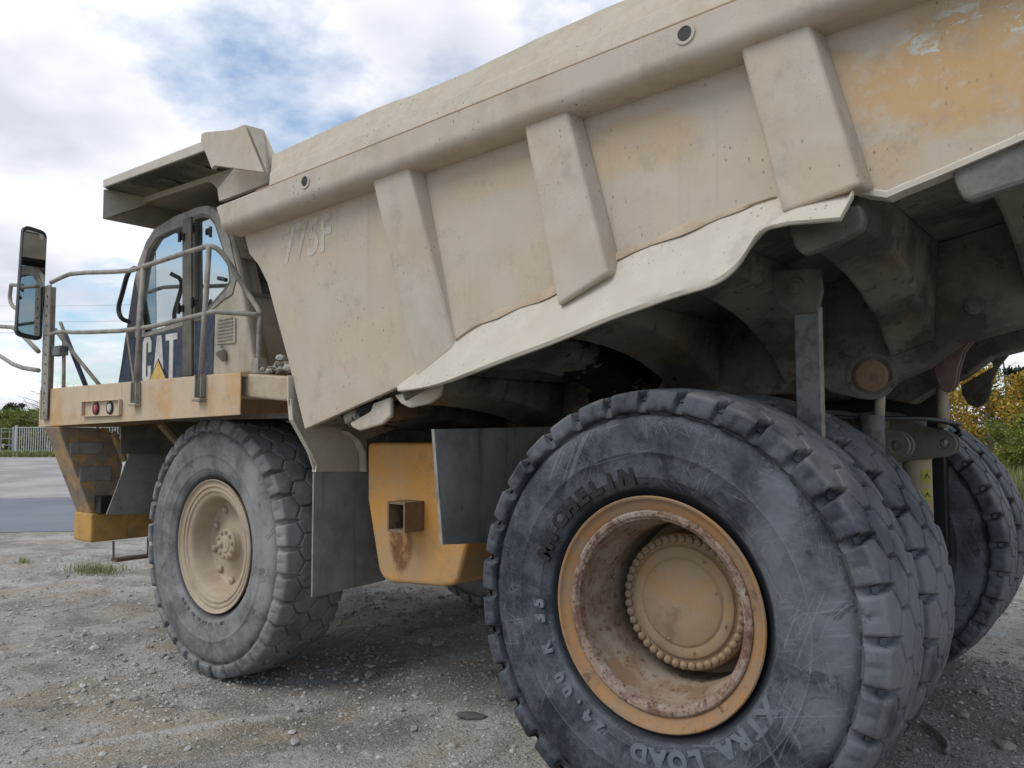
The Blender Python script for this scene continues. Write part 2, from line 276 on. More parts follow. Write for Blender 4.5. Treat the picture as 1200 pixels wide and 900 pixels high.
def holed(name, loops, y0, y1, mat, parent, bev=0.0):       # plate in the xz plane with holes, between y0 and y1
    cu = bpy.data.curves.new(name, 'CURVE'); cu.dimensions = '2D'; cu.fill_mode = 'BOTH'; cu.extrude = abs(y1 - y0) / 2 - bev; cu.bevel_depth = bev; cu.bevel_resolution = 2; cu.offset = -bev
    for lp in loops:
        sp = cu.splines.new('POLY'); sp.points.add(len(lp) - 1); sp.use_cyclic_u = True
        for p, (x, z) in zip(sp.points, lp): p.co = (x, z, 0, 1)
    o = bpy.data.objects.new('tmp', cu); col.objects.link(o); dg = bpy.context.evaluated_depsgraph_get(); me = bpy.data.meshes.new_from_object(o.evaluated_get(dg)); bpy.data.objects.remove(o)
    n = len(me.vertices); a = np.empty(n * 3); me.vertices.foreach_get('co', a); a = a.reshape(-1, 3); b = np.stack([a[:, 0], (y0 + y1) / 2 - a[:, 2], a[:, 1]], 1); me.vertices.foreach_set('co', b.ravel()); me.update(); me.name = name; me.materials.clear()
    ob = link(name, me, mat, parent); auto_smooth(ob, 50); return ob
def text_mesh(name, txt, size, extr, bold=0.0):
    cu = bpy.data.curves.new(name, 'FONT'); cu.body = txt; cu.size = size; cu.extrude = extr; cu.offset = bold; cu.align_x = 'CENTER'; cu.resolution_u = 3
    o = bpy.data.objects.new('tmp', cu); col.objects.link(o); dg = bpy.context.evaluated_depsgraph_get(); me = bpy.data.meshes.new_from_object(o.evaluated_get(dg)); bpy.data.objects.remove(o)
    me.materials.clear(); me.name = name; a = np.empty(len(me.vertices) * 3); me.vertices.foreach_get('co', a); return me, a.reshape(-1, 3)

# ------------------------------------------------------------------ numpy noise
_rng = np.random.default_rng(7); _lat = _rng.random((256, 256))
def vnoise(x, y):
    xi = np.floor(x).astype(int); yi = np.floor(y).astype(int); fx = x - xi; fy = y - yi; fx = fx * fx * (3 - 2 * fx); fy = fy * fy * (3 - 2 * fy)
    g = lambda a, b: _lat[a & 255, b & 255]
    return (g(xi, yi) * (1 - fx) + g(xi + 1, yi) * fx) * (1 - fy) + (g(xi, yi + 1) * (1 - fx) + g(xi + 1, yi + 1) * fx) * fy
def fbm(x, y, oct=4):
    s = 0; a = 0.5
    for i in range(oct): s = s + a * (vnoise(x + 17.3 * i, y - 9.1 * i) - 0.5); x = x * 2.03; y = y * 2.03; a *= 0.5
    return s
CX, CY = 1.87, -5.55
def hgt(x, y):
    x = np.asarray(x, float); y = np.asarray(y, float); d = np.hypot(x - CX, y - CY)
    base = -0.15 * np.clip(-x / 7.5, 0, 1) ** 1.0
    base = base - 0.15 * np.clip((d - 9) / 6, 0, 1) * np.clip((x + 7.5) / 7.5, 0, 1)
    near = np.clip((15 - d) / 4, 0, 1); mid = np.clip(1 - (d - 15) / 50, 0, 1)
    rd = -0.878 * (x + 3.31) + 0.478 * (y + 2.76) + 0.04 * np.sin(y * 4.0); rt_ = 0.478 * (x + 3.31) + 0.878 * (y + 2.76)
    ridge = np.exp(-(rd / 0.07) ** 2) * np.exp(-(rt_ / 0.75) ** 4) * 0.035
    wells = sum(0.025 * np.exp(-(((x - a) / 0.55) ** 2 + ((y - b) / 0.45) ** 2)) for a, b in ((0, -1.9), (0, -1.2), (-4.2, -1.67), (0, 1.2), (0, 1.9), (-4.2, 1.67)))
    h = fbm(x * 0.55, y * 0.55, 4) * 0.12 + fbm(x * 3.1, y * 3.1, 4) * 0.035 + fbm(x * 14, y * 14, 3) * 0.012 + ridge
    return base + h * near * (1 - np.clip(wells / 0.03, 0, 0.9)) - 0.012 * near

# ------------------------------------------------------------------ ground
def np_mesh(name, v, f, mat, kind=None, smooth=False):
    me = bpy.data.meshes.new(name); v = np.asarray(v, np.float32); f = np.asarray(f, np.int32); k = f.shape[1]
    me.vertices.add(len(v)); me.vertices.foreach_set('co', v.ravel()); me.loops.add(f.size); me.loops.foreach_set('vertex_index', f.ravel()); me.polygons.add(len(f))
    me.polygons.foreach_set('loop_start', np.arange(0, f.size, k)); me.polygons.foreach_set('loop_total', np.full(len(f), k)); me.polygons.foreach_set('use_smooth', np.full(len(f), smooth))
    me.update(calc_edges=True); o = bpy.data.objects.new(name, me); col.objects.link(o); me.materials.append(M[mat] if isinstance(mat, str) else mat)
    if kind: o['kind'] = kind
    return o
def ground_mat():
    k = NT('gravel_and_dust_ground')
    big = k.noise(0.35, 6, 0.6); c = k.mix(k.step(big, 0.36, 0.64), (0.275, 0.25, 0.212), (0.42, 0.393, 0.352))
    trk = k.noise(1.0, 7, 0.62, mapscale=(0.45, 1.5, 1), dist=0.3); c = k.mix(k.math('MULTIPLY', k.step(trk, 0.50, 0.60), 0.55), c, (0.185, 0.168, 0.14)); c = k.mix(k.math('MULTIPLY', k.step(trk, 0.44, 0.36), 0.5), c, (0.47, 0.45, 0.41))
    mid = k.noise(1.7, 8, 0.65); c = k.mix(k.math('MULTIPLY', k.step(mid, 0.45, 0.62), 0.75), c, (0.45, 0.435, 0.40))
    br = k.noise(0.9, 5, 0.6, dist=0.6); c = k.mix(k.math('MULTIPLY', k.step(br, 0.50, 0.64), 0.65), c, (0.33, 0.255, 0.175))
    dk = k.noise(1.1, 7, 0.7, vec=None, dist=1.0); c = k.mix(k.math('MULTIPLY', k.step(dk, 0.50, 0.62), 0.6), c, (0.15, 0.14, 0.12))
    dp = k.n('ShaderNodeVectorMath', operation='DOT_PRODUCT'); sbv = k.n('ShaderNodeVectorMath', operation='SUBTRACT'); k.l(k.co, sbv.inputs[0]); sbv.inputs[1].default_value = (-3.31, -2.76, 0); k.l(sbv.outputs[0], dp.inputs[0]); dp.inputs[1].default_value = (-0.878, 0.478, 0)
    dq = k.n('ShaderNodeVectorMath', operation='DOT_PRODUCT'); k.l(sbv.outputs[0], dq.inputs[0]); dq.inputs[1].default_value = (0.478, 0.878, 0)
    rm = k.math('MULTIPLY', k.step(k.math('ADD', k.math('ABSOLUTE', dp.outputs['Value']), k.math('MULTIPLY', k.noise(7, 5, 0.7), 0.10)), 0.16, 0.07), k.step(k.math('ABSOLUTE', dq.outputs['Value']), 1.0, 0.6))
    c = k.mix(k.math('MULTIPLY', rm, 0.8), c, (0.46, 0.445, 0.41))
    v = k.vor(45.0); cv = k.n('ShaderNodeSeparateColor'); k.l(v.outputs['Color'], cv.inputs[0])
    c = k.mix(k.math('MULTIPLY', k.step(cv.outputs[0], 0.5, 1.0), 0.4), c, (0.42, 0.40, 0.37)); c = k.mix(k.math('MULTIPLY', k.step(cv.outputs[1], 0.6, 1.0), 0.45), c, (0.13, 0.12, 0.105))
    v2 = k.vor(120.0); h = k.math('ADD', k.math('MULTIPLY', v.outputs['Distance'], -0.6), k.math('MULTIPLY', v2.outputs['Distance'], -0.35))
    h = k.math('ADD', h, k.math('MULTIPLY', k.noise(22, 6, 0.7), 1.2))
    return k.fin(c, 0.95, 0, k.bump(h, 0.9, 0.018), 0.1)
M['ground'] = ground_mat()
nr, na = 330, 620
rad = 0.4 * (6000 / 0.4) ** (np.linspace(0, 1, nr) ** 1.35)
ang = np.linspace(0, 2 * np.pi, na, endpoint=False)
gx = CX + rad[:, None] * np.cos(ang); gy = CY + rad[:, None] * np.sin(ang); gz = hgt(gx, gy)
gv = np.stack([gx, gy, gz], -1).reshape(-1, 3); i, j = np.meshgrid(np.arange(nr - 1), np.arange(na), indexing='ij'); a = i * na + j; b = i * na + (j + 1) % na
gf = np.stack([a, a + na, b + na, b], -1).reshape(-1, 4)
gv = np.vstack([gv, [[CX, CY, float(hgt(CX, CY))]]])
g = np_mesh('ground', gv, gf, 'ground', 'structure', True)

F2 = Vector((-0.6272, 0.7788)); R2 = Vector((0.7788, 0.6272))
def dl(d, l): return (CX + F2.x * d + R2.x * l, CY + F2.y * d + R2.y * l)       # depth ahead of the yard corner, distance to the right of it
def sheet(name, d0, d1, l0, l1, z, mat, nd=8, nl=60, wob=0.25):
    mb = MB(); rows = []
    for s in range(nd + 1):
        row = []
        for q in range(nl + 1):
            l = l0 + (l1 - l0) * q / nl; d = d0 + (d1 - d0) * s / nd; edge = (s in (0, nd)); 
            if edge: d += wob * math.sin(l * 1.3) * 0.5 + random.uniform(-wob, wob) * 0.4
            x, y = dl(d, l); row.append((x, y, z))
        rows.append(row)
    mb.loft(rows, False, False); return mb.build(name, mat)
random.seed(3)
def asph():
    k = NT('worn_blue_grey_asphalt'); a = k.noise(0.6, 7, 0.6, mapscale=(0.4, 0.4, 1)); c = k.mix(k.step(a, 0.35, 0.65), (0.135, 0.145, 0.17), (0.18, 0.19, 0.215)); n = k.noise(60, 4, 0.7); c = k.mix(k.math('MULTIPLY', k.step(n, 0.5, 0.7), 0.4), c, (0.27, 0.265, 0.26))
    return k.fin(c, 0.85, 0, k.bump(n, 0.4, 0.006))
M['asphalt'] = asph()
tag(sheet('asphalt_road', 16.6, 25.0, -70, 3, -0.142, 'asphalt'), kind='structure')
def lot():
    k = NT('pale_gravel_lot'); a = k.noise(0.25, 7, 0.65, mapscale=(1, 1, 1)); c = k.mix(k.step(a, 0.4, 0.62), (0.26, 0.25, 0.24), (0.37, 0.355, 0.335)); n = k.noise(8, 5, 0.7); c = k.mix(k.math('MULTIPLY', k.step(n, 0.5, 0.66), 0.35), c, (0.2, 0.19, 0.18))
    return k.fin(c, 0.95, 0, k.bump(n, 0.5, 0.02))
M['lot'] = lot()
tag(sheet('gravel_lot', 25.3, 66, -90, 3, -0.146, 'lot', 10, 60, 0.5), kind='structure')
def grassg():
    k = NT('grass_verge_soil'); a = k.noise(0.8, 7, 0.65); return k.fin(k.mix(k.step(a, 0.4, 0.62), (0.10, 0.12, 0.035), (0.20, 0.19, 0.08)), 0.95, 0, k.bump(k.noise(20, 6, 0.7), 0.6, 0.03))
M['verge'] = grassg()
tag(sheet('grass_verge', 66.4, 110, -140, 3, -0.14, 'verge', 8, 60, 0.5), kind='structure')
tag(sheet('grass_field', 20.5, 300, 5.5, 260, -0.138, 'verge', 20, 60, 0.8), kind='structure')

# grass blades
def gmat(name, cs):
    k = NT(name); gi = k.n('ShaderNodeNewGeometry'); cr = k.n('ShaderNodeValToRGB'); k.l(gi.outputs['Random Per Island'], cr.inputs[0]); el = cr.color_ramp.elements
    el[0].color = cs[0] + (1,); el[1].color = cs[-1] + (1,)
    for q, cc in enumerate(cs[1:-1]): e_ = el.new((q + 1) / (len(cs) - 1)); e_.color = cc + (1,)
    k.p.inputs['Subsurface Weight'].default_value = 0.0
    tr = k.n('ShaderNodeBsdfTranslucent'); k.l(cr.outputs[0], tr.inputs[0]); ms = k.n('ShaderNodeMixShader'); ms.inputs[0].default_value = 0.3
    k.fin(cr.outputs[0], 0.7, 0, None, 0.25); k.l(k.p.outputs[0], ms.inputs[1]); k.l(tr.outputs[0], ms.inputs[2]); k.l(ms.outputs[0], k.o.inputs[0]); return k.m
M['grass'] = gmat('grass_blades', [(0.10, 0.13, 0.03), (0.17, 0.19, 0.06), (0.30, 0.27, 0.13), (0.12, 0.15, 0.04)])
M['weed'] = gmat('weed_blades', [(0.13, 0.16, 0.05), (0.22, 0.25, 0.09), (0.34, 0.32, 0.18)])
def blades(P, h0, h1, wd, rng, lean=0.35):
    n = len(P); h = rng.uniform(h0, h1, n); t = rng.uniform(0, 2 * np.pi, n); le = rng.uniform(0.1, 1, n) * lean * h; w_ = wd * rng.uniform(0.6, 1.3, n)
    dx = np.cos(t); dy = np.sin(t); px_ = -dy * w_ / 2; py_ = dx * w_ / 2
    z = P[:, 2]; V = np.zeros((n, 5, 3))
    V[:, 0] = np.stack([P[:, 0] - px_, P[:, 1] - py_, z - 0.02], 1); V[:, 1] = np.stack([P[:, 0] + px_, P[:, 1] + py_, z - 0.02], 1)
    mx_ = P[:, 0] + dx * le * 0.35; my_ = P[:, 1] + dy * le * 0.35
    V[:, 2] = np.stack([mx_ + px_ * 0.8, my_ + py_ * 0.8, z + h * 0.6], 1); V[:, 3] = np.stack([mx_ - px_ * 0.8, my_ - py_ * 0.8, z + h * 0.6], 1)
    V[:, 4] = np.stack([P[:, 0] + dx * le, P[:, 1] + dy * le, z + h * 0.95], 1)
    k = np.arange(n)[:, None] * 5; F = np.concatenate([k + [0, 1, 2], k + [0, 2, 3], k + [3, 2, 4]], 0); return V.reshape(-1, 3), F
rng = np.random.default_rng(5)
n = 42000; d = 20.5 + rng.random(n) ** 1.6 * 34; l = 5.8 + rng.random(n) * (6 + 0.75 * d - 5.8); P = np.stack([CX + F2.x * d + R2.x * l, CY + F2.y * d + R2.y * l, np.full(n, -0.14)], 1)
V, F_ = blades(P, 0.25, 0.9, 0.035, rng); tag(np_mesh('tall_grass', V, F_, 'grass', 'stuff'), 'tall green and straw grass along the yard edge behind the truck', 'grass')
n = 9000; d = 66 + rng.random(n) * 9; l = -58 + rng.random(n) * 40; P = np.stack([CX + F2.x * d + R2.x * l, CY + F2.y * d + R2.y * l, np.full(n, -0.14)], 1)
V, F_ = blades(P, 0.15, 0.5, 0.12, rng); tag(np_mesh('verge_grass', V, F_, 'grass', 'stuff'), 'short grass strip in front of the far fence', 'grass')
def tuft(cx, cy, rx, n, h, label):
    P = np.stack([cx + rng.normal(0, 1, n) * rx, cy + rng.normal(0, 1, n) * rx * 0.6, np.zeros(n)], 1); P[:, 2] = hgt(P[:, 0], P[:, 1])
    V, F_ = blades(P, h * 0.25, h, 0.009, rng, 1.5); tag(np_mesh('grass_tuft', V, F_, 'weed', 'stuff'), label, 'grass tuft')
tuft(-10.5, -0.1, 0.27, 560, 0.15, 'largest ragged green grass tuft on the gravel below the front bumper')
tuft(-12.2, -0.45, 0.10, 80, 0.11, 'small green grass tuft on the gravel at far left')
tuft(-8.7, 0.1, 0.10, 70, 0.07, 'flat sparse grass tuft close beside the front tyre')

# ------------------------------------------------------------------ stones and gravel
def stone_mat(name, a, b, c):
    k = NT(name); gi = k.n('ShaderNodeNewGeometry'); cr = k.n('ShaderNodeValToRGB'); k.l(gi.outputs['Random Per Island'], cr.inputs[0]); el = cr.color_ramp.elements
    el[0].color = a + (1,); el[1].color = c + (1,); m_ = el.new(0.5); m_.color = b + (1,)
    n = k.noise(30, 5, 0.7); return k.fin(k.mix(k.math('MULTIPLY', k.step(n, 0.4, 0.7), 0.4), cr.outputs[0], tuple(x * 1.3 for x in c)), 0.92, 0, k.bump(n, 0.4, 0.004), 0.15)
M['gravel'] = stone_mat('loose_gravel', (0.20, 0.185, 0.155), (0.33, 0.305, 0.265), (0.45, 0.43, 0.395))
M['stone'] = stone_mat('grey_stone', (0.17, 0.16, 0.14), (0.24, 0.225, 0.195), (0.33, 0.315, 0.285))
t_ = (1 + 5 ** 0.5) / 2
ICO = np.array([(-1, t_, 0), (1, t_, 0), (-1, -t_, 0), (1, -t_, 0), (0, -1, t_), (0, 1, t_), (0, -1, -t_), (0, 1, -t_), (t_, 0, -1), (t_, 0, 1), (-t_, 0, -1), (-t_, 0, 1)]) / 1.9
ICF = np.array([(0, 11, 5), (0, 5, 1), (0, 1, 7), (0, 7, 10), (0, 10, 11), (1, 5, 9), (5, 11, 4), (11, 10, 2), (10, 7, 6), (7, 1, 8), (3, 9, 4), (3, 4, 2), (3, 2, 6), (3, 6, 8), (3, 8, 9), (4, 9, 5), (2, 4, 11), (6, 2, 10), (8, 6, 7), (9, 8, 1)])
OCT = np.array([(1, 0, 0), (-1, 0, 0), (0, 1, 0), (0, -1, 0), (0, 0, 1), (0, 0, -1)], float); OCF = np.array([(0, 2, 4), (2, 1, 4), (1, 3, 4), (3, 0, 4), (2, 0, 5), (1, 2, 5), (3, 1, 5), (0, 3, 5)])
def pebbles(P, S, T, TF, rng):
    n = len(P); m = len(T); J = T[None] * rng.uniform(0.7, 1.25, (n, m, 1)); J = J * rng.uniform(0.6, 1.15, (n, 1, 3)) * np.array([1, 1, 0.62])
    a = rng.uniform(0, 6.283, n)[:, None]; x = J[..., 0] * np.cos(a) - J[..., 1] * np.sin(a); y = J[..., 0] * np.sin(a) + J[..., 1] * np.cos(a)
    V = np.stack([x, y, J[..., 2]], -1) * S[:, None, None] + P[:, None]; F = TF[None] + (np.arange(n) * m)[:, None, None]; return V.reshape(-1, 3), F.reshape(-1, 3)
def scatter(n, r0, r1, a0, a1, s0, s1, pw=1.0):
    r = r0 + (r1 - r0) * rng.random(n) ** pw; az = R(1) * (a0 + (a1 - a0) * rng.random(n))
    x = CX - np.sin(az) * r; y = CY + np.cos(az) * r
    rdd = np.abs(-0.878 * (x + 3.31) + 0.478 * (y + 2.76)); rtt = np.abs(0.478 * (x + 3.31) + 0.878 * (y + 2.76)); keep = (fbm(x * 0.9 + 5, y * 0.9, 4) + 0.5 * rng.random(n) > 0.16) & ~((rdd < 0.07) & (rtt < .8) & (rng.random(n) > .25)); x, y, r = x[keep], y[keep], r[keep]
    S = s0 * (s1 / s0) ** (rng.random(len(x)) ** 2.6) * np.clip(r / 4.0, 0.8, 2.2); return np.stack([x, y, hgt(x, y) + S * 0.12], 1), S
P1, S1 = scatter(46000, 2.2, 8.0, -4, 84, 0.0035, 0.016, 0.9); V1, F1 = pebbles(P1, S1, OCT, OCF, rng)
P2, S2 = scatter(26000, 6.0, 15.5, -4, 84, 0.005, 0.018, 0.9); V2, F2_ = pebbles(P2, S2, OCT, OCF, rng)
P3, S3 = scatter(1300, 2.4, 10, -4, 84, 0.013, 0.030); V3, F3 = pebbles(P3, S3, ICO, ICF, rng)
Vg = np.vstack([V1, V2, V3]); Fg = np.vstack([F1, F2_ + len(V1), F3 + len(V1) + len(V2)])
tag(np_mesh('loose_gravel', Vg, Fg, 'gravel', 'stuff'), 'loose grey gravel scattered over the yard', 'gravel')
def stone(x, y, s, label, group=None, sc3=(1, 0.8, 0.6), rz=0.0, mat='stone', seed=0):
    rr = np.random.default_rng(seed); bm = bmesh.new(); bmesh.ops.create_icosphere(bm, subdivisions=2, radius=1)
    c = rr.normal(0, 1, (14, 3)); c /= np.linalg.norm(c, axis=1)[:, None]; h = rr.uniform(0.62, 0.9, 14)
    for v in bm.verts:
        p = np.array(v.co); 
        for q in range(14):
            dd = p @ c[q] - h[q]
            if dd > 0: p = p - c[q] * dd
        v.co = Vector(p * np.array(sc3) * s)
    me = bpy.data.meshes.new('stone'); bm.to_mesh(me); bm.free(); o = link('stone', me, mat); o.location = (x, y, float(hgt(x, y)) + s * sc3[2] * 0.35); o.rotation_euler = (rr.uniform(-.2, .2), rr.uniform(-.2, .2), rz); return tag(o, label, 'stone', group)
random.seed(11)
grp = 'loose stones on the gravel in front of the truck'
for q, p in enumerate([(-4.13, -3.232, -0.1), (-4.885, -2.5, -0.1), (-3.972, -2.184, -0.1), (-2.246, -1.785, -0.1), (-2.38, -1.541, -0.1), (-2.131, -1.493, -0.1), (-2.817, -1.522, -0.1), (-1.614, -1.827, -0.1), (-2.444, -2.399, -0.1), (-3.648, -3.21, -0.1), (-3.062, -2.39, -0.1), (-3.466, -1.241, -0.1), (-1.593, -1.069, -0.1), (-8.125, -1.818, -0.1), (-8.325, -0.637, -0.1), (-2.955, -1.994, -0.1), (-2.367, -0.32, -0.1)]):
    stone(p[0], p[1], random.uniform(0.022, 0.045), 'small grey stone lying loose on the gravel near the camera', grp, rz=random.uniform(0, 6), seed=q)
for p, s, lb in (((0.446, -0.643, 0), 0.06, 'grey stone tucked against the foot of the near rear tyre'), ((0.822, 1.194, -0), 0.06, 'grey stone behind the rear tyres at lower right'), ((1.093, 0.203, 0), 0.07, 'pale stone at the lower right corner of the photo'), ((0.799, 0.6, 0), 0.05, 'rounded stone right of the hose scrap'), ((-3.543, -0.143, -0.1), 0.09, 'large flat stone in the shade between the wheels, left of a pair'), ((-3.393, -0.137, -0.1), 0.07, 'large flat stone in the shade between the wheels, right of a pair')):
    stone(p[0], p[1], s, lb, rz=random.uniform(0, 6), seed=int(s * 1e4) + 3)
p = (-1.863, -1.364, -0.1); M['slate'] = plain('dark_purple_slate', (0.13, 0.11, 0.105), 0.9); stone(p[0], p[1], 0.125, 'long dark purple grey slab of stone lying left of the near rear tyre', None, (1.0, 0.42, 0.3), 0.62, 'slate', 77)
p = (-1.667, -1.482, -0.1); M['pale'] = plain('pale_chip', (0.42, 0.40, 0.36), 0.9); stone(p[0], p[1], 0.05, 'thin pale chip lying beside the dark slab', None, (1.0, 0.4, 0.22), 1.0, 'pale', 78)
p = (-1.953, -2.226, -0.1); stone(p[0], p[1], 0.055, 'flat light grey stone at the lower edge of the photo', None, (1.0, 0.6, 0.25), 0.2, 'stone', 79)
hz = smooth_path([(0.62, 0.30, 0.05), (0.70, 0.22, 0.045), (0.78, 0.10, 0.04), (0.82, 0.0, 0.04), (0.83, -0.12, 0.05)]); hb = MB(); hb.tube([(a, b, float(hgt(a, b)) + 0.02) for a, b, c in hz], 0.016, 8)
tag(hb.build('rubber_hose_scrap', 'flap', smooth=True), 'dark curved scrap of rubber hose on the ground behind the rear tyres', 'hose scrap')

# ------------------------------------------------------------------ the truck
truck = bpy.data.objects.new('haul_truck', None); col.objects.link(truck)
tag(truck, 'dusty tan off road mining dump truck parked on gravel seen from its left rear', 'dump truck')
T = truck

# ---- tyre mesh shared by all wheels
def make_tyre():
    NP, SEG = 32, 32; n = NP * SEG; pit = 2 * math.pi / NP
    prof = []                                          # (o, r, zone): zone 0 sidewall, 1 buttress, 2 tread
    side = [(0.225, 0.535), (0.245, 0.558), (0.262, 0.575), (0.285, 0.600), (0.300, 0.630), (0.3015, 0.634), (0.3055, 0.637), (0.313, 0.680), (0.3185, 0.720), (0.3205, 0.750), (0.3235, 0.754), (0.3235, 0.760), (0.321, 0.764), (0.3215, 0.80), (0.320, 0.84), (0.316, 0.88), (0.309, 0.908), (0.294, 0.924), (0.276, 0.936)]
    butt = [(0.274, 0.945), (0.296, 0.950), (0.311, 0.957), (0.316, 0.968), (0.315, 0.985), (0.310, 1.003), (0.300, 1.020), (0.294, 1.034), (0.285, 1.046)]
    tr = [(o, 1.070 - 0.020 * (o / 0.28) ** 2) for o in np.linspace(0.275, -0.275, 56)]
    prof = [(o, r, 0) for o, r in side] + [(o, r, 1) for o, r in butt] + [(o, r, 2) for o, r in tr] + [(-o, r, 1) for o, r in butt[::-1]] + [(-o, r, 0) for o, r in side[::-1]]
    O = np.array([p[0] for p in prof]); Rr = np.array([p[1] for p in prof]); Z_ = np.array([p[2] for p in prof]); th = np.arange(n) * 2 * math.pi / n
    OO, TH = np.meshgrid(O, th, indexing='ij'); s = TH * 1.07; P_ = pit * 1.07
    phL, phR = 0.0, 0.5
    sgn = np.sign(OO + 1e-9); ph = np.where(sgn > 0, phL, phR)
    fr = (TH / pit + ph) % 1.0; ld = np.abs(fr - 0.5) * P_                   # metres from the lateral groove centre
    ao = np.abs(OO); lat_w = np.interp(ao, [0.15, 0.19, 0.24, 0.30, 0.32], [0.0, 0.010, 0.016, 0.020, 0.022])
    # a slanted groove: shift with o
    frs = (TH / pit + ph + np.clip(0.24 - ao, 0, 0.1) * 2.6 * 0) % 1.0; ld = np.abs(frs - 0.5) * P_
    g1 = np.clip((lat_w + 0.004 - ld) / 0.008, 0, 1) * np.clip((ao - 0.15) / 0.02, 0, 1)
    # hex net of thin grooves from a staggered lattice
    d1 = np.full(OO.shape, 9.0); d2 = np.full(OO.shape, 9.0)
    for oc, pc in ((0.245, 0.0), (0.082, 0.5), (-0.082, 0.0), (-0.245, 0.5)):
        for kk in (-1, 0, 1):
            f0 = np.round(TH / pit - pc + 0.0) + pc + kk if False else (np.floor(TH / pit - pc + 0.5) + pc + kk)
            dd = np.hypot((TH / pit - f0) * P_, (OO - oc) * 1.02); m = dd < d1; d2 = np.where(m, d1, np.minimum(d2, dd)); d1 = np.where(m, dd, d1)
    e = (d2 - d1) / 2; wn = np.where(ao < 0.27, 1.0, 0.0); g2 = np.clip((0.0085 - e) / 0.005, 0, 1) * wn * 0.7
    zz_ = Z_[:, None] * np.ones_like(TH)
    # shoulder block centres of the net must face the lateral grooves' lands: both use the same phase
    edge = np.clip((ao - 0.20) / 0.08, 0, 1); round_ = np.clip(1 - (ld - lat_w) / 0.02, 0, 1) ** 2 * 0.010 * edge
    scal = (zz_ == 1) * 0.006 * np.clip(np.sin(fr * np.pi * 2 * 1.0 - np.pi / 2), -1, 1) * 0
    depth = np.where(zz_ == 2, np.maximum(g1 * 0.036, g2 * 0.028) + round_, np.where(zz_ == 1, 0, 0))
    wear = (fbm(TH * 9, OO * 12 + 3, 3)) * 0.006 * (zz_ > 0)
    # recessed pocket in every shoulder block's outer face, and a lip between blocks
    side_in = np.where(zz_ == 1, g1 * np.interp(Rr, [0.945, 0.956, 1.0, 1.046], [0.0, 0.010, 0.022, 0.034])[:, None] + np.clip(1 - np.abs(fr - 0.0 - (fr > 0.5)) * P_ / 0.028, 0, 1) * 0.007 * np.interp(Rr, [0.965, 0.975, 1.015, 1.03], [0, 1, 1, 0])[:, None] + round_ * 0.9, 0)
    rr = Rr[:, None] - depth - np.where(zz_ == 1, side_in * 0.55, 0) + wear; oo = OO - sgn * side_in * 1.0
    x = rr * np.cos(TH); z = rr * np.sin(TH)
    # slight squash where it stands
    zmin = -1.052; z = np.where(z < zmin, zmin + (z - zmin) * 0.25, z)
    V = np.stack([x, -oo, z], -1).reshape(-1, 3); m = len(prof); i, j = np.meshgrid(np.arange(m - 1), np.arange(n), indexing='ij'); a = i * n + j; b = i * n + (j + 1) % n
    F = np.stack([a, a + n, b + n, b], -1).reshape(-1, 4); return V, F
TV, TF = make_tyre()
def tyre_mesh(mat):
    o = np_mesh('tyre', TV, TF, mat, None, True); me = o.data; bpy.data.objects.remove(o); me.set_sharp_from_angle(angle=R(42)); return me
tyre_r = tyre_mesh('tyre_rear'); tyre_f = tyre_mesh('tyre_front')
def child(name, me, parent, loc=None, rot=None):
    o = bpy.data.objects.new(name, me); col.objects.link(o); o.parent = parent
    if loc is not None: o.location = loc
    if rot is not None: o.rotation_euler = rot
    return o
def lathe_part(name, prof, mat, parent, n=96, ang_=32):
    mb = MB(); mb.lathe(prof, n); o = mb.build(name, mat, parent); auto_smooth(o, ang_); return o
def bolt_mesh(rad_, h, mat, dome=False):
    mb = MB(); mb.lathe([(0, rad_)] + ([(h * .55, rad_), (h * .9, rad_ * .72), (h, rad_ * .1)] if dome else [(h, rad_), (h, rad_ * .45), (h * 1.5, rad_ * .42), (h * 1.5, 0.001)]), 12 if dome else 6); me = mesh('bolt', mb.v, mb.f); me.materials.append(M[mat]); me.polygons.foreach_set('use_smooth', [dome] * len(me.polygons)); return me
cache = {}
def letters(parent, txt, r0, th0, dth, size, mat, oz, hgt_=0.006, sx=1.0):
    for q, ch in enumerate(txt):
        if ch == ' ': continue
        key = (ch, mat, size, sx)
        if key not in cache:
            me, a = text_mesh('letter', ch, size, hgt_, size * 0.06); a[:, 0] *= sx; a[:, 0] -= 0 ; b = np.stack([a[:, 0], -a[:, 2], a[:, 1] - size * 0.35], 1); me.vertices.foreach_set('co', b.ravel()); me.update(); me.materials.append(M[mat]); cache[key] = me
        t = R(th0 + dth * q); o = child('sidewall_letter', cache[key], parent, (r0 * math.cos(t), -oz, r0 * math.sin(t)), (0, math.pi / 2 - t, 0))
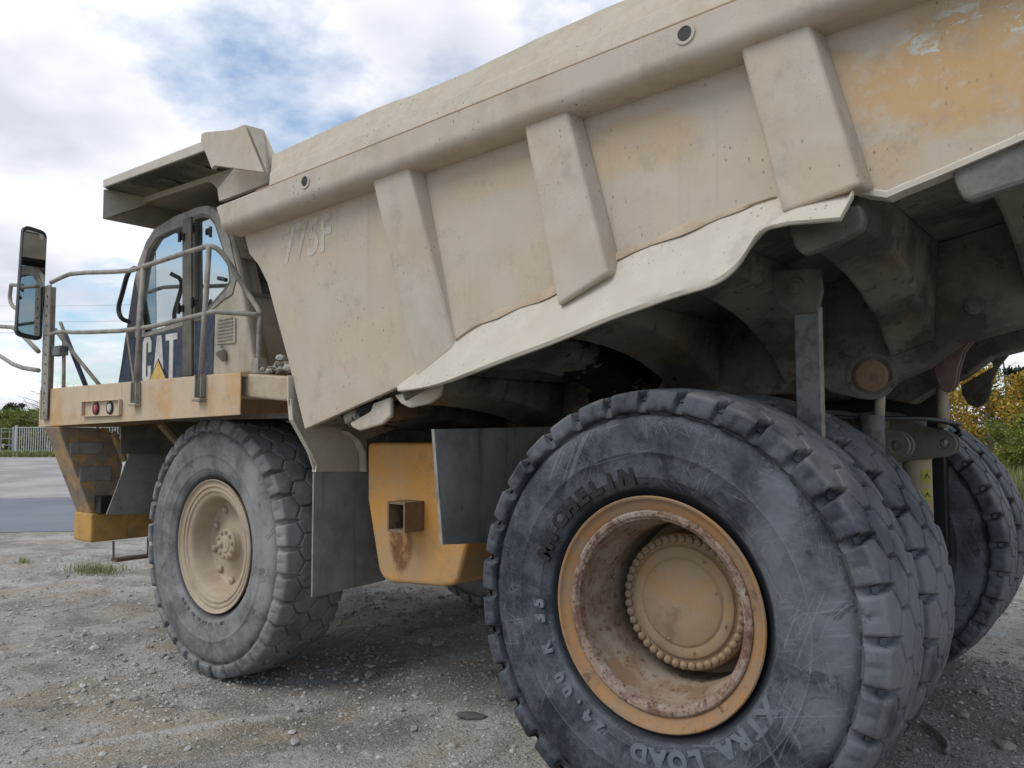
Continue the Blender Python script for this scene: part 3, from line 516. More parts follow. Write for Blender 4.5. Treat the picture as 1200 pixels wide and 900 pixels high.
def rear_wheel(x, y, z, flip, detail, spin):
    rim = MB(); rim.lathe([(0.232, 0.530), (0.262, 0.5475), (0.272, 0.549), (0.277, 0.543), (0.274, 0.534), (0.262, 0.527), (0.250, 0.505), (0.243, 0.482), (0.240, 0.478)], 128)
    o = rim.build('wheel', 'rimorange' if detail else 'rimorange', T); auto_smooth(o, 40); o.location = (x, y, z); o.rotation_euler = (0, 0, math.pi if flip else 0)
    lathe_part('lock_ring', [(0.238, 0.480), (0.252, 0.478), (0.257, 0.470), (0.255, 0.452), (0.246, 0.444), (0.243, 0.436), (0.235, 0.432), (0.20, 0.432)], 'lock', o, 128)
    lathe_part('rim_barrel', [(0.215, 0.433), (0.13, 0.428), (0.09, 0.42), (0.04, 0.402), (-0.1, 0.396), (-0.26, 0.396), (-0.262, 0.46), (-0.27, 0.53), (-0.255, 0.548), (-0.23, 0.53)], 'barrel', o, 96)
    child('tyre', tyre_r, o, None, (0, spin, 0))
    if detail is not None:
        lathe_part('hub_cover', [(-0.26, 0.395), (-0.255, 0.35), (-0.12, 0.345), (-0.10, 0.338), (-0.055, 0.338), (-0.045, 0.330), (-0.045, 0.288), (-0.040, 0.280), (-0.028, 0.274), (-0.024, 0.266), (-0.024, 0.236), (-0.026, 0.228), (-0.026, 0.222), (-0.020, 0.214), (-0.016, 0.205), (-0.010, 0.10), (-0.010, 0.0)], 'hub', o, 96)
        bm_ = bolt_mesh(0.0205, 0.026, 'hub', True)
        for q in range(44): t = 2 * math.pi * q / 44; child('hub_bolt', bm_, o, (0.313 * math.cos(t), 0.047, 0.313 * math.sin(t)))
        bs = bolt_mesh(0.007, 0.006, 'hub')
        for t, rr in ((R(135), .2), (R(60), .245), (R(-20), .245), (R(-75), .245), (R(-110), .2), (R(20), .2)): child('cover_screw', bs, o, (rr * math.cos(t), 0.018, rr * math.sin(t)))
    return o
rear_z = 1.06
wr = rear_wheel(0, -1.90, rear_z, False, True, R(4)); wr['label'] = 'near outer rear wheel with orange rim and bolted hub'
letters(wr, 'MICHELIN', 0.652, 158, -8.3, 0.115, 'letter', 0.308, 0.006, 1.05)
letters(wr, 'XTRA', 0.652, -30, -8.2, 0.11, 'letterpale', 0.308, 0.006, 1.05)
letters(wr, 'LOAD', 0.652, -69, -8.8, 0.11, 'letterpale', 0.308, 0.006, 1.05)
letters(wr, '24.00 R 35', 0.652, -116, -6.8, 0.095, 'letterpale', 0.306, 0.006, 0.9)
rear_wheel(0, -1.20, rear_z, False, None, R(1)); rear_wheel(0, 1.20, rear_z, True, None, R(3)); rear_wheel(0, 1.90, rear_z, True, True, R(6))
def front_wheel(x, y, z, flip, spin):
    rim = MB(); rim.lathe([(0.232, 0.530), (0.262, 0.547), (0.270, 0.548), (0.274, 0.543), (0.270, 0.535), (0.258, 0.526), (0.252, 0.508), (0.258, 0.500), (0.258, 0.488), (0.247, 0.482), (0.247, 0.466), (0.254, 0.460), (0.252, 0.448), (0.240, 0.440), (0.236, 0.415), (0.225, 0.400), (0.205, 0.388), (0.15, 0.372), (0.08, 0.350), (0.058, 0.325), (0.055, 0.27), (0.075, 0.20), (0.090, 0.14)], 128)
    o = rim.build('wheel', 'rim', T); auto_smooth(o, 28); o.location = (x, y, z); o.rotation_euler = (0, 0, math.pi if flip else 0)
    child('tyre', tyre_f, o, None, (0, spin, 0))
    lathe_part('hub_cap', [(0.085, 0.145), (0.10, 0.135), (0.145, 0.130), (0.155, 0.122), (0.157, 0.07), (0.165, 0.062), (0.165, 0.0)], 'rim', o, 48)
    b1 = bolt_mesh(0.016, 0.014, 'rim')
    for q in range(10): t = 2 * math.pi * (q + .3) / 10; child('hub_bolt', b1, o, (0.105 * math.cos(t), -0.156, 0.105 * math.sin(t)))
    b2 = bolt_mesh(0.032, 0.03, 'rim', True)
    for q in range(10): t = 2 * math.pi * q / 10 + R(12); child('wheel_nut', b2, o, (0.315 * math.cos(t), -0.06, 0.315 * math.sin(t)))
    b3 = bolt_mesh(0.030, 0.03, 'rim', True); child('filler_plug', b3, o, (-0.05, -0.160, 0.0))
    lathe_part('rim_back', [(0.058, 0.325), (-0.1, 0.40), (-0.25, 0.41), (-0.262, 0.5), (-0.27, 0.53), (-0.25, 0.548), (-0.23, 0.53)], 'barrel', o, 64)
    return o
front_z = 0.977
wf = front_wheel(-4.215, -1.67, front_z, False, R(2)); letters(wf, 'MICHELIN', 0.648, -70, -8.3, 0.09, 'letterfaint', 0.3025, 0.004, 0.9)
front_wheel(-4.215, 1.67, front_z, True, R(5))

# ---- dump body
FL = lambda x: 1.935 + (x + 2.74) * 0.2715 if x < 0.98 else 2.945 + (x - 0.98) * 0.19       # underside of the floor
side_pts = [(-2.74, 1.935), (-2.949, 2.444), (-3.214, 3.026), (-3.327, 3.17), (-3.454, 3.279), (-3.552, 3.493)]
top = lambda x: 3.515 + 0.04 * (x + 2.2)
outline = side_pts + [(-3.5, 3.56), (-1.5, 3.62), (3.3, 3.82), (3.3, FL(3.3))] + [(1.544, 2.985), (1.259, 2.906), (1.136, 2.876), (1.072, 2.857), (1.008, 2.88), (0.958, 2.89)] + [(0.93, 2.93)] + [(-1.768, 2.202)]
mb = MB()
body = MB().py(outline, -2.13, -2.09).build('dump_body', 'body', T, 0.006)
mbr = MB().py(outline, 2.09, 2.13).build('side_panel', 'body', body)
# floor, front wall
fl = [(-2.70, FL(-2.70)), (0.98, FL(0.98)), (3.3, FL(3.3)), (3.3, FL(3.3) + 0.03), (0.98, FL(0.98) + 0.03), (-2.66, FL(-2.66) + 0.03)]
MB().py(fl, -2.088, 2.088).build('floor', 'under', body)
MB().py([(-2.72, 1.95), (-2.66, 1.95), (-3.44, 3.5), (-3.5, 3.5)], -2.088, 2.088).build('front_wall', 'body', body)
# top rail (left, then mirrored right): section swept along the slightly rising side
def rail(sy):
    sec = [(-2.13, 3.478), (-2.235, 3.484), (-2.270, 3.494), (-2.291, 3.513), (-2.301, 3.540), (-2.303, 3.552), (-2.303, 3.57), (-2.303, 3.684), (-2.286, 3.697), (-2.285, 3.700), (-2.13, 3.72)]
    rings = [[(x, sy * y, z + 0.04 * (x + 2.2)) for y, z in sec] for x in (-3.57, -3.4, 3.3)]
    rings[0] = [(x - (0.06 if z > 3.6 else 0), y, z) for x, y, z in rings[0]]
    o = MB().loft(rings).build('top_rail', 'rail', body); auto_smooth(o, 48)
    sec2 = [(-2.10, 3.70), (-2.287, 3.701), (-2.238, 3.822), (-2.228, 3.832), (-2.198, 3.838), (-2.09, 4.045), (-2.03, 4.075), (-2.00, 3.9)]
    xs = np.linspace(-3.12, 3.3, 90); rings = []
    for x in xs:
        wv = 0.008 * math.sin(x * 2.3 + 1) + float(fbm(np.array([x * 3.0]), np.array([sy * 3.3]), 4)[0]) * 0.045
        rings.append([(x, sy * (y + (0.02 * wv if i_ == 5 else 0)), z + 0.04 * (x + 2.2) + (wv if i_ in (5, 6) else 0)) for i_, (y, z) in enumerate(sec2)])
    rings[0] = [(-3.28 + (abs(y) - 2.05) * 1.3, y, z) for x, y, z in rings[0]]; rings[1:4] = []
    MB().loft(rings).build('rail_cap', 'railtop', body)
rail(-1); rail(1)
# weld seam along the rail
MB().tube([(-3.12, -2.292, 3.697 + 0.04 * (-3.12 + 2.2)), (3.3, -2.292, 3.697 + 0.22)], 0.006, 6).build('weld_seam', 'mud', body)
# lifting eyes
for c in ((-2.532, -2.3, 3.608), (0.28, -2.3, 3.724)):
    e1 = MB().lathe([(0, 0.050), (0.008, 0.050), (0.008, 0.036), (-0.0, 0.034)], 24); e1 = [(c[0] + a_, -2.302 + b_, c[2] + c_) for a_, b_, c_ in e1.v], e1.f
    o = MB().add(*e1).build('lifting_eye', 'rail', body); o2 = MB(); o2.lathe([(0.003, 0.033), (0.003, 0.001)], 24); MB().add([(c[0] + a_, -2.302 + b_, c[2] + c_) for a_, b_, c_ in o2.v], o2.f).build('eye_hole', 'black', body)
# ribs
def rib(q0, q1, q2, q3, ft, fb, sy=-1):      # top-left, top-right, bottom-right, bottom-left on the outer face; protrusion top, bottom
    P_ = []
    for (x, z), p_, sx_ in ((q0, ft, -1), (q1, ft, 1), (q2, fb, 1), (q3, fb, -1)): P_.append(((x, sy * (2.13 + p_), z), (x + 0.028 * sx_, sy * 2.125, z)))
    o = MB().add([p[0] for p in P_] + [p[1] for p in P_], [(0, 1, 2, 3), (4, 7, 6, 5), (0, 4, 5, 1), (1, 5, 6, 2), (2, 6, 7, 3), (3, 7, 4, 0)]).build('side_rib', 'rail', body, 0.018, segs=3); return o
for sy in (-1, 1):
    rib((-1.925, 3.545), (-1.60, 3.555), (-1.31, 2.40), (-1.60, 2.24), 0.12, 0.025, sy)
    rib((-0.706, 3.60), (-0.431, 3.61), (-0.185, 2.69), (-0.484, 2.56), 0.12, 0.115, sy)
    rib((0.506, 3.66), (0.802, 3.67), (1.0, 2.895), (0.688, 2.835), 0.12, 0.115, sy)
    rib((2.0, 3.70), (2.3, 3.71), (2.5, 3.22), (2.2, 3.16), 0.12, 0.10, sy)
# floor edge lip that kicks out under the ribs
lt = [(-1.801, 2.198), (-1.612, 2.29), (-1.397, 2.401), (-1.126, 2.531), (-0.874, 2.59), (-0.565, 2.651), (-0.245, 2.781), (0.137, 2.852), (0.383, 2.904), (0.584, 2.941), (0.678, 2.942), (0.806, 2.94), (0.91, 2.941), (0.944, 2.938)]
l1_ = [(-1.751, 2.163)]; l2_ = [(-1.341, 2.176)]
lbm = l1_ + l2_ + [(-0.956, 2.241), (-0.719, 2.297), (-0.444, 2.357), (-0.128, 2.445), (0.088, 2.488), (0.218, 2.518), (0.411, 2.545), (0.502, 2.597), (0.552, 2.656), (0.614, 2.756), (0.74, 2.761), (0.945, 2.743), (0.992, 2.823)]
lt = lt + [lt[-1]]
yb = [-2.16, -2.25] + [-2.33] * 13
def chaik(P_, it):
    P_ = [tuple(p) for p in P_]
    for _ in range(it):
        q = [P_[0]]
        for a_, b_ in zip(P_[:-3], P_[1:-2]): q += [tuple(a_[i] * .75 + b_[i] * .25 for i in range(len(a_))), tuple(a_[i] * .25 + b_[i] * .75 for i in range(len(a_)))]
        P_ = q + P_[-3:]
    return P_
six = chaik([(a_[0], a_[1], b_[0], b_[1], y_) for a_, b_, y_ in zip(lt, lbm, yb)], 2)
rings = []
for x0, z0, x1, z1, yo in six:
    kx = (x1 - x0); kz = (z1 - z0); ky = yo + 2.135
    P2 = lambda t, off: (x0 + kx * t, -2.135 + ky * t + off, z0 + kz * t)
    f_ = [P2(0, 0), P2(.5, -.004), P2(.80, -.012), (x1 - kx * .04, yo - .006, z1 - kz * .06), (x1, yo, z1)]
    rings.append(f_ + [(x1, yo + .014, z1 - .002), (x1 - kx * .05, yo + .03, z1 - kz * .05 + .01), (x0 + kx * .5, -2.135 + ky * .5 + .022, z0 + kz * .5), (x0, -2.11, z0 - .015)])
lipo = MB().loft(rings).build('floor_lip', 'lip', body); auto_smooth(lipo, 50)
mr = [[(x, -y, z) for x, y, z in r_] for r_ in rings]; auto_smooth(MB().loft(mr).build('floor_lip', 'lip', body), 50)
for sy in (1, -1):
    rg_ = []
    for q, sx6 in enumerate(six):
        x0, z0 = sx6[0], sx6[1]; 
        if x0 < -1.3 or x0 > 0.62: continue
        hh = (0.028 + 0.014 * math.sin(q * 1.3)) * max(0.05, min(1, (x0 + 1.3) * 3, (0.62 - x0) * 3)); rg_.append([(x0, sy * -2.131, z0 + hh), (x0, sy * -2.150, z0 + hh * .35), (x0 + .01, sy * (-2.14 - hh * .5), z0 - hh * .5), (x0, sy * -2.129, z0 - .01)])
    auto_smooth(MB().loft(rg_).build('mud_fillet', 'mud', body), 60)
# edge strip under the rear part of the side
for sy in (-1, 1):
    a0 = [(0.958, 2.89), (1.008, 2.88), (1.072, 2.857), (1.136, 2.876), (1.259, 2.906), (1.544, 2.985)]; a0 = a0 + [(3.3, FL(3.3) + .02)]
    MB().loft([[(x, sy * 2.14, z - 0.004), (x, sy * 2.14, z + 0.018), (x, sy * 2.128, z + 0.03), (x, sy * 2.05, z - 0.004)] for x, z in a0]).build('edge_strip', 'lip', body)
# faded model lettering
me, a = text_mesh('faded_lettering', '775F', 0.36, 0.0, 0.008); a[:, 0] *= 0.78; tl = 0.05
me.vertices.foreach_set('co', np.stack([-2.74 + a[:, 0], np.full(len(a), -2.1325), 3.16 + a[:, 1] + a[:, 0] * tl], 1).ravel()); me.update(); link('faded_lettering', me, 'ghost', body)
# ---- underside: bolsters with arched gussets, long rails
def bolster(x0, x1, d0=0.10, d1=0.50, sy=1):
    ys = [2.10, 2.06, 1.9, 1.7, 1.5, 1.3, 1.1, 0.95, 0.85, 0.74]
    def dep(y): t = (2.10 - y) / 1.36; return d0 + (d1 - d0) * (t ** 2.6) if y < 2.08 else d0 * 0.7
    rings = []
    for y in ys:
        d = dep(y); xm = 0.035 if y < 2.08 else 0.05; tp = 0.03
        rings.append([(x0, sy * -y, FL(x0)), (x0 + xm, sy * -y, FL(x0) - d), (x1 - xm, sy * -y, FL(x1) - d), (x1, sy * -y, FL(x1))])
    o = MB().loft(rings).build('floor_bolster', 'under', body, 0.018); return o
for sy in (1, -1):
    for a_, b_, dd, d1 in ((-2.40, -2.06, 0.09, 0.22), (-1.82, -1.50, 0.10, 0.28), (-1.07, -0.77, 0.10, 0.34), (-0.59, -0.25, 0.11, 0.42), (0.10, 0.41, 0.12, 0.52), (0.70, 1.00, 0.17, 0.55), (1.36, 1.85, 0.14, 0.42), (2.3, 2.8, 0.12, 0.3)): bolster(a_, b_, dd, d1, sy)
def dark_end(x0, x1, z0, z1):
    return MB().py([(x0, z0), (x0 + .02, z0 - .04), (x1 - .03, z1 - .04), (x1, z1), (x1, FL(x1)), (x0, FL(x0))], -2.118, -2.10).build('bolster_end_plate', 'flap', body, 0.01)
MB().py([(0.683, 2.786), (0.707, 2.7), (0.739, 2.663), (0.894, 2.698), (0.979, 2.737), (0.99, 2.771), (0.975, 2.837), (0.703, 2.842)], -2.17, -2.10).build('bolster_end_plate', 'chassis', body, 0.012)
rp_ = [(1.307, 2.886), (1.32, 2.843), (1.337, 2.806), (1.359, 2.789), (1.537, 2.823)]; MB().py(rp_ + [(1.95, 2.93), (1.98, 3.06), (1.30, FL(1.30) - .01)], -2.118, -2.05).build('bolster_end_plate', 'platerust', body, 0.02)
mm = [(-2.62, FL(-2.62)), (-2.62, 1.80)] + [(-1.2, 1.98), (-0.4, 2.12), (0.1, 2.14)] + [(0.228, 2.273), (0.4, 2.138), (0.567, 2.093), (0.73, 2.2), (0.885, 2.265), (1.057, 2.395), (1.373, 2.469)] + [(2.2, 2.72), (3.3, 3.1), (3.3, FL(3.3))]
mm[0] = (-2.62, FL(-2.62) - .001)
mm = mm + [(0.98, FL(0.98) - .001)]
for sy in (1, -1):
    o = MB().py(mm, sy * -0.72, sy * -0.46).build('hoist_rail', 'under', body, 0.012)
    # web gussets making the rounded openings
for y_ in (-0.72, 0.72):
    pc = MB(); pc.lathe([(0, .09), (.03, .09), (.035, .08), (.035, .0)], 40); s_ = -1 if y_ < 0 else 1
    MB().add([(0.632 + a_, y_ + s_ * abs(b_), 2.225 + c_) for a_, b_, c_ in pc.v], pc.f).build('pivot_pin', 'pin', body)
    pr_ = MB(); pr_.lathe([(0, .135), (.012, .135), (.012, .11), (0.0, .11)], 40); MB().add([(0.632 + a_, y_ + s_ * abs(b_), 2.225 + c_) for a_, b_, c_ in pr_.v], pr_.f).build('pin_boss', 'under', body)
pl = MB(); pl.lathe([(0, .045), (.02, .045), (.02, .03), (.03, .028), (.03, 0)], 24); cc = (1.159, -0.72, 2.573); MB().add([(cc[0] + a_, -0.72 - abs(b_), cc[2] + c_) for a_, b_, c_ in pl.v], pl.f).build('drain_plug', 'chassis', body)
# hanging lugs between the rails
for y_ in (-0.27, -0.19):
    MB().py([(0.823, 2.326), (1.08, 2.451), (1.024, 2.375), (0.994, 2.276), (0.978, 2.185), (0.955, 2.146), (0.923, 2.137), (0.896, 2.158), (0.879, 2.21), (0.863, 2.282)], y_ - .012, y_ + .012).build('safety_lug', 'purple', body, 0.006)
lg = [(1.034, 2.347), (0.838, 2.224), (0.836, 2.164), (0.876, 2.091), (0.927, 2.066), (0.98, 2.095), (1.013, 2.159), (1.021, 2.241), (1.07, 2.345)]; 
MB().py([(lg[0][0] - 0.05, lg[0][1] + 0.2)] + lg + [(lg[-1][0] + 0.15, lg[-1][1] + 0.2)], 0.76, 0.80).build('lifting_lug', 'under', body, 0.006)
o2 = MB(); o2.lathe([(0.0, 0.030), (0.0, 0.001)], 20); lc = (0.932, 0.755, 2.148)
# rock ejector bar hanging between the dual tyres
MB().py([(0.33, 2.745), (0.62, 2.72), (0.625, 2.60), (0.60, 2.50), (0.47, 2.50), (0.40, 2.56)], -1.56, -1.52).build('ejector_bracket', 'chassis', T, 0.008)
for s_ in (-1.56, ): 
    pb = MB(); pb.lathe([(0, .04), (.02, .04), (.02, .02), (.03, .018), (.03, 0)], 16); MB().add([(0.50 + a_, s_ - abs(b_), 2.64 + c_) for a_, b_, c_ in pb.v], pb.f).build('bracket_bolt', 'chassis', T)
MB().box(0.480, 0.602, -1.545, -1.500, 1.62, 2.53).build('rock_ejector_bar', 'steel', T, 0.006)
MB().box(0.600, 0.606, -1.548, -1.497, 1.62, 2.53).build('bar_edge_strip', 'pipe', T)

# ---- chassis, axle, suspension
ch = MB(); ch.box(-6.4, 0.35, -0.50, -0.22, 1.15, 1.62); ch.box(-6.4, 0.35, 0.22, 0.50, 1.15, 1.62); ch.box(-2.3, -2.0, -0.5, 0.5, 1.2, 1.6)
chs = ch.build('chassis_frame', 'chassis', T, 0.02)
ax = MB(); ax.lathe([(-1.68, .3), (-1.2, .32), (-0.5, .40), (-.3, .55), (.3, .55), (.5, .40), (1.2, .32), (1.68, .3)], 32); MB().add([(a_, b_, rear_z + c_ * 0.8) for a_, b_, c_ in ax.v], ax.f).build('rear_axle', 'chassis', T, smooth=True)
ax = MB(); ax.box(-4.4, -4.0, -1.4, 1.4, 0.82, 1.12); ax.build('front_axle', 'chassis', T, 0.04)
en = MB(); en.box(-6.3, -3.4, -0.75, 0.75, 0.85, 1.95); en.build('engine_block', 'chassis', T, 0.08)
tk = MB(); tk.box(-3.2, -2.2, -0.9, 0.9, 0.95, 1.7); tk.build('transmission', 'chassis', T, 0.08)
for y_ in (-0.62, 0.30):
    x_ = 0.635 if y_ > 0 else 0.60; c_ = MB(); c_.tube([(x_, y_, 1.0), (x_, y_, 1.72)], 0.088, 28); cyl = c_.build('suspension_cylinder', 'rim', T); auto_smooth(cyl)
    MB().tube([(x_, y_, 1.72), (x_, y_, 1.75)], 0.096, 28).build('cylinder_collar', 'rust', cyl); MB().tube([(x_, y_, 1.75), (x_, y_, 2.0)], 0.065, 20).build('piston_rod', 'steel', cyl)
    if y_ > 0:
        for z0_, z1_ in ((1.56, 1.655), (1.44, 1.53)):
            ring_ = [(x_ + 0.090 * math.cos(t), y_ + 0.090 * math.sin(t)) for t in np.linspace(R(-62), R(-18), 8)]
            MB().loft([[(a_, b_, z0_), (a_, b_, z1_)] for a_, b_ in ring_], False, False).build('warning_sticker', 'signyellow', cyl)
            tri = [(x_ + 0.0915 * math.cos(t), y_ + 0.0915 * math.sin(t), z) for t, z in ((R(-54), z0_ + .035), (R(-26), z0_ + .035), (R(-40), z1_ - .02))]; tri2 = [(x_ + 0.0925 * math.cos(t), y_ + 0.0925 * math.sin(t), z) for t, z in ((R(-48), z0_ + .045), (R(-32), z0_ + .045), (R(-40), z1_ - .045))]
            MB().add(tri, [(0, 1, 2)]).build('sticker_triangle', 'black', cyl); MB().add(tri2, [(0, 1, 2)]).build('sticker_triangle', 'signyellow', cyl)
# frame horns with pin holes
for y_, dx_ in ((-0.52, 0.0), (-0.42, 0.0), (0.20, 0.12), (0.30, 0.12)):
    pt = [(0.05, 2.02), (0.40, 2.05), (0.50, 1.97), (0.62, 1.92), (0.72, 1.91), (0.775, 1.86), (0.775, 1.79), (0.72, 1.74), (0.60, 1.73), (0.42, 1.70), (0.05, 1.62)]
    holed('frame_horn', [[(p_.x + dx_, p_.y) for p_ in smooth_path([(a_, b_, 0) for a_, b_ in pt], 2)], [(0.70 + dx_ + 0.030 * math.cos(t), 1.825 + 0.030 * math.sin(t)) for t in np.linspace(0, 6.283, 17)[:-1]]], y_ - .025, y_ + .025, 'chassis', T, 0.004)
MB().tube([(0.62, -0.5, 2.2), (0.60, -0.48, 1.95)], 0.03, 10).build('hoist_link', 'rim', T, smooth=True); MB().tube([(0.80, 0.28, 2.2), (0.80, 0.26, 1.93)], 0.03, 10).build('hoist_link', 'rim', T, smooth=True)
MB().tube(smooth_path([(0.2, -0.75, 2.02), (0.5, -0.7, 1.98), (0.8, -0.2, 1.99), (0.9, 0.3, 1.95)]), 0.014, 8).build('hydraulic_hose', 'black', T, smooth=True)
MB().tube(smooth_path([(0.75, 0.2, 1.98), (0.86, 0.25, 1.96), (0.9, 0.32, 1.90), (0.82, 0.4, 1.88), (0.72, 0.4, 1.92)]), 0.014, 8).build('hydraulic_hose', 'black', T, smooth=True)
MB().box(-0.6, 0.72, 0.70, 0.98, 1.95, 2.35).box(0.50, 0.715, 0.78, 0.95, 1.0, 2.35).build('hoist_mount', 'black', T, 0.01)
MB().box(-1.9, 0.5, -0.55, 0.55, 1.62, 2.0).build('rear_crossmember', 'chassis', T, 0.03)
for y_ in (-0.62, 0.62): MB().tube([(-1.9, y_, 1.1), (-0.6, y_, 2.2)], 0.12, 20).build('hoist_cylinder', 'chassis', T, smooth=True)

# ---- orange tank, flaps, front fender behind the front wheel
to_ = [(-2.582, 1.835), (-2.578, 1.429), (-2.454, 0.935), (-2.409, 0.88), (-2.33, 0.86), (-1.826, 0.89), (-1.726, 0.913), (-1.688, 0.95), (-1.591, 1.233), (-1.546, 1.842)]
tank = MB().py(to_, -1.70, -0.9).build('fuel_tank', 'orange', T, 0.03, segs=3)
cv = (-2.078, -1.88, 1.348); sx0, sz0 = cv[0], cv[2]
ho = [(-0.085, -0.10), (0.085, -0.10), (0.085, 0.10), (-0.085, 0.10)]; hi = [(-0.07, -0.085), (0.07, -0.085), (0.07, 0.085), (-0.07, 0.085)]
bx = MB(); y0_, y1_ = -1.88, -1.702
bx.v = [(sx0 + a_, y0_, sz0 + b_) for a_, b_ in ho] + [(sx0 + a_, y0_, sz0 + b_) for a_, b_ in hi] + [(sx0 + a_, y1_, sz0 + b_) for a_, b_ in ho] + [(sx0 + a_, y1_, sz0 + b_) for a_, b_ in hi]
for q in range(4): n_ = (q + 1) % 4; bx.f += [(q, n_, 4 + n_, 4 + q), (q, 8 + q, 8 + n_, n_), (4 + q, 4 + n_, 12 + n_, 12 + q)]
bx.f.append((12, 13, 14, 15)); sb = bx.build('step_box', 'rust', tank)
MB().add([(sx0 + a_, -1.704, sz0 + b_) for a_, b_ in ((-.02, -.02), (.02, -.02), (.02, .02), (-.02, .02))] + [(sx0 + a_, -1.75, sz0 + b_) for a_, b_ in ((-.02, -.02), (.02, -.02), (.02, .02), (-.02, .02))], [(4, 5, 6, 7), (0, 1, 5, 4), (1, 2, 6, 5), (2, 3, 7, 6), (3, 0, 4, 7)]).build('step_bolt', 'steel', tank)
MB().box(-2.5, -1.5, -0.98, 0.98, 0.85, 1.5).build('under_tank_guard', 'chassis', T, 0.03)
fx = -1.49
fp = [(-2.133, 1.93), (-0.884, 1.947), (-0.893, 1.137), (-2.058, 1.239)]
MB().px(fp, fx, fx + 0.018).build('rear_mudflap', 'flap', T)
MB().loft([[(fx + .019, fp[0][0] - .006, fp[0][1]), (fx + .019, fp[0][0] + .006, fp[0][1]), (fx - .01, fp[0][0], fp[0][1])], [(fx + .019, fp[3][0] - .006, fp[3][1]), (fx + .019, fp[3][0] + .006, fp[3][1]), (fx - .01, fp[3][0], fp[3][1])]]).build('flap_edge', 'pipe', T)
MB().px([(-1.925, 1.638), (-1.415, 1.61), (-1.223, 0.742), (-1.928, 0.725)], -2.915, -2.90).build('front_mudflap', 'flap', T)
MB().px([(-1.932, 1.626), (-1.994, 1.782), (-2.167, 2.134), (-2.17, 2.316), (-1.087, 2.372), (-1.084, 1.955), (-1.443, 1.856), (-1.441, 1.605)], -2.90, -2.88).build('front_fender', 'rail', T, 0.004)
ff = [(-1.932, 1.626), (-1.925, 1.675), (-1.987, 1.782), (-2.077, 1.917), (-2.136, 2.002), (-2.153, 2.147)]
MB().loft([[(-2.915, y, z), (-2.865, y - .004, z), (-2.865, y + .008, z + .004), (-2.915, y + .01, z)] for y, z in ff]).build('fender_edge', 'lip', T)
fr_ = [(-1.678, 1.922), (-1.562, 1.857), (-1.494, 1.758), (-1.484, 1.608)]
MB().loft([[(-2.875, y - .035, z), (-2.83, y - .01, z), (-2.83, y + .012, z), (-2.875, y + .03, z)] for y, z in fr_]).build('fender_rib', 'rail', T, 0.006)
# hidden arch over the front wheel
MB().box(-5.5, -2.95, -1.95, -1.0, 2.02, 2.06).build('wheel_arch', 'chassis', T)
MB().py([(-3.106, 2.147), (-2.012, 2.119), (-2.013, 2.244), (-3.109, 2.289)], -1.5, -1.48).build('arch_plate', 'rail', T)
for pl_ in ([(-2.37, 2.037), (-2.289, 1.945), (-2.22, 1.922), (-1.995, 1.965), (-1.915, 2.014), (-1.916, 2.139)], [(-1.884, 2.149), (-1.821, 2.093), (-1.743, 2.064), (-1.571, 2.087), (-1.485, 2.131), (-1.463, 2.203)]): MB().py(pl_, -2.085, -2.05).build('bolster_end_plate', 'rail', body, 0.012)

# ---- front deck
ax_ = [(-3.43, -2.2), (-6.60, -2.2), (-7.22, -2.165), (-7.22, 2.165), (-6.60, 2.2), (-3.43, 2.2)]
deck = MB().pz(ax_, 2.335, 2.365).build('front_deck', 'deck', T)
def wall(p, q, z0, z1, th=0.012):
    a_ = Vector(p); b_ = Vector(q); n_ = (b_ - a_).normalized(); n_ = Vector((-n_.y, n_.x)) * th
    return [a_, b_, b_ + n_, a_ + n_]
sk = MB()
zf = lambda x: 2.045 + (x + 3.43) * 0.0185
for (p, q) in (((-3.43, -2.203), (-6.60, -2.203)), ((-6.60, -2.203), (-7.22, -2.168)), ((-6.60, 2.203), (-3.43, 2.203)), ((-7.22, 2.168), (-6.60, 2.203)), ((-7.22, -2.168), (-7.22, 2.168))):
    W = wall(q, p, 0, 0); sk.loft([[(v_.x, v_.y, zf(v_.x)) for v_ in W], [(v_.x, v_.y, 2.362) for v_ in W]])
sk.build('deck_skirt', 'deck', deck, 0.004)
pf = [(-3.828, 2.392), (-3.168, 2.34), (-3.164, 2.16), (-3.823, 2.206)]
MB().py([(-3.597, 2.37), (-2.912, 2.313), (-2.908, 2.16), (-2.959, 2.137), (-3.592, 2.193)], -2.14, -0.4).build('cab_platform', 'mud', T, 0.015)
# spilled rubble on the platform
rr = np.random.default_rng(9); n = 190; P_ = np.stack([rr.uniform(-3.4, -2.9, n), rr.uniform(-2.12, -1.45, n), rr.uniform(2.355, 2.38, n)], 1); P_[:, 2] += 0.09 * np.exp(-((P_[:, 0] + 3.1) / 0.2) ** 2) * rr.random(n)
V, F_ = pebbles(P_, rr.uniform(0.015, 0.045, n), ICO, ICF, rr); ob_ = np_mesh('spilled_rubble', V, F_, 'gravel', 'stuff'); tag(ob_, 'pale crushed rubble heaped on the platform beside the cab', 'rubble')
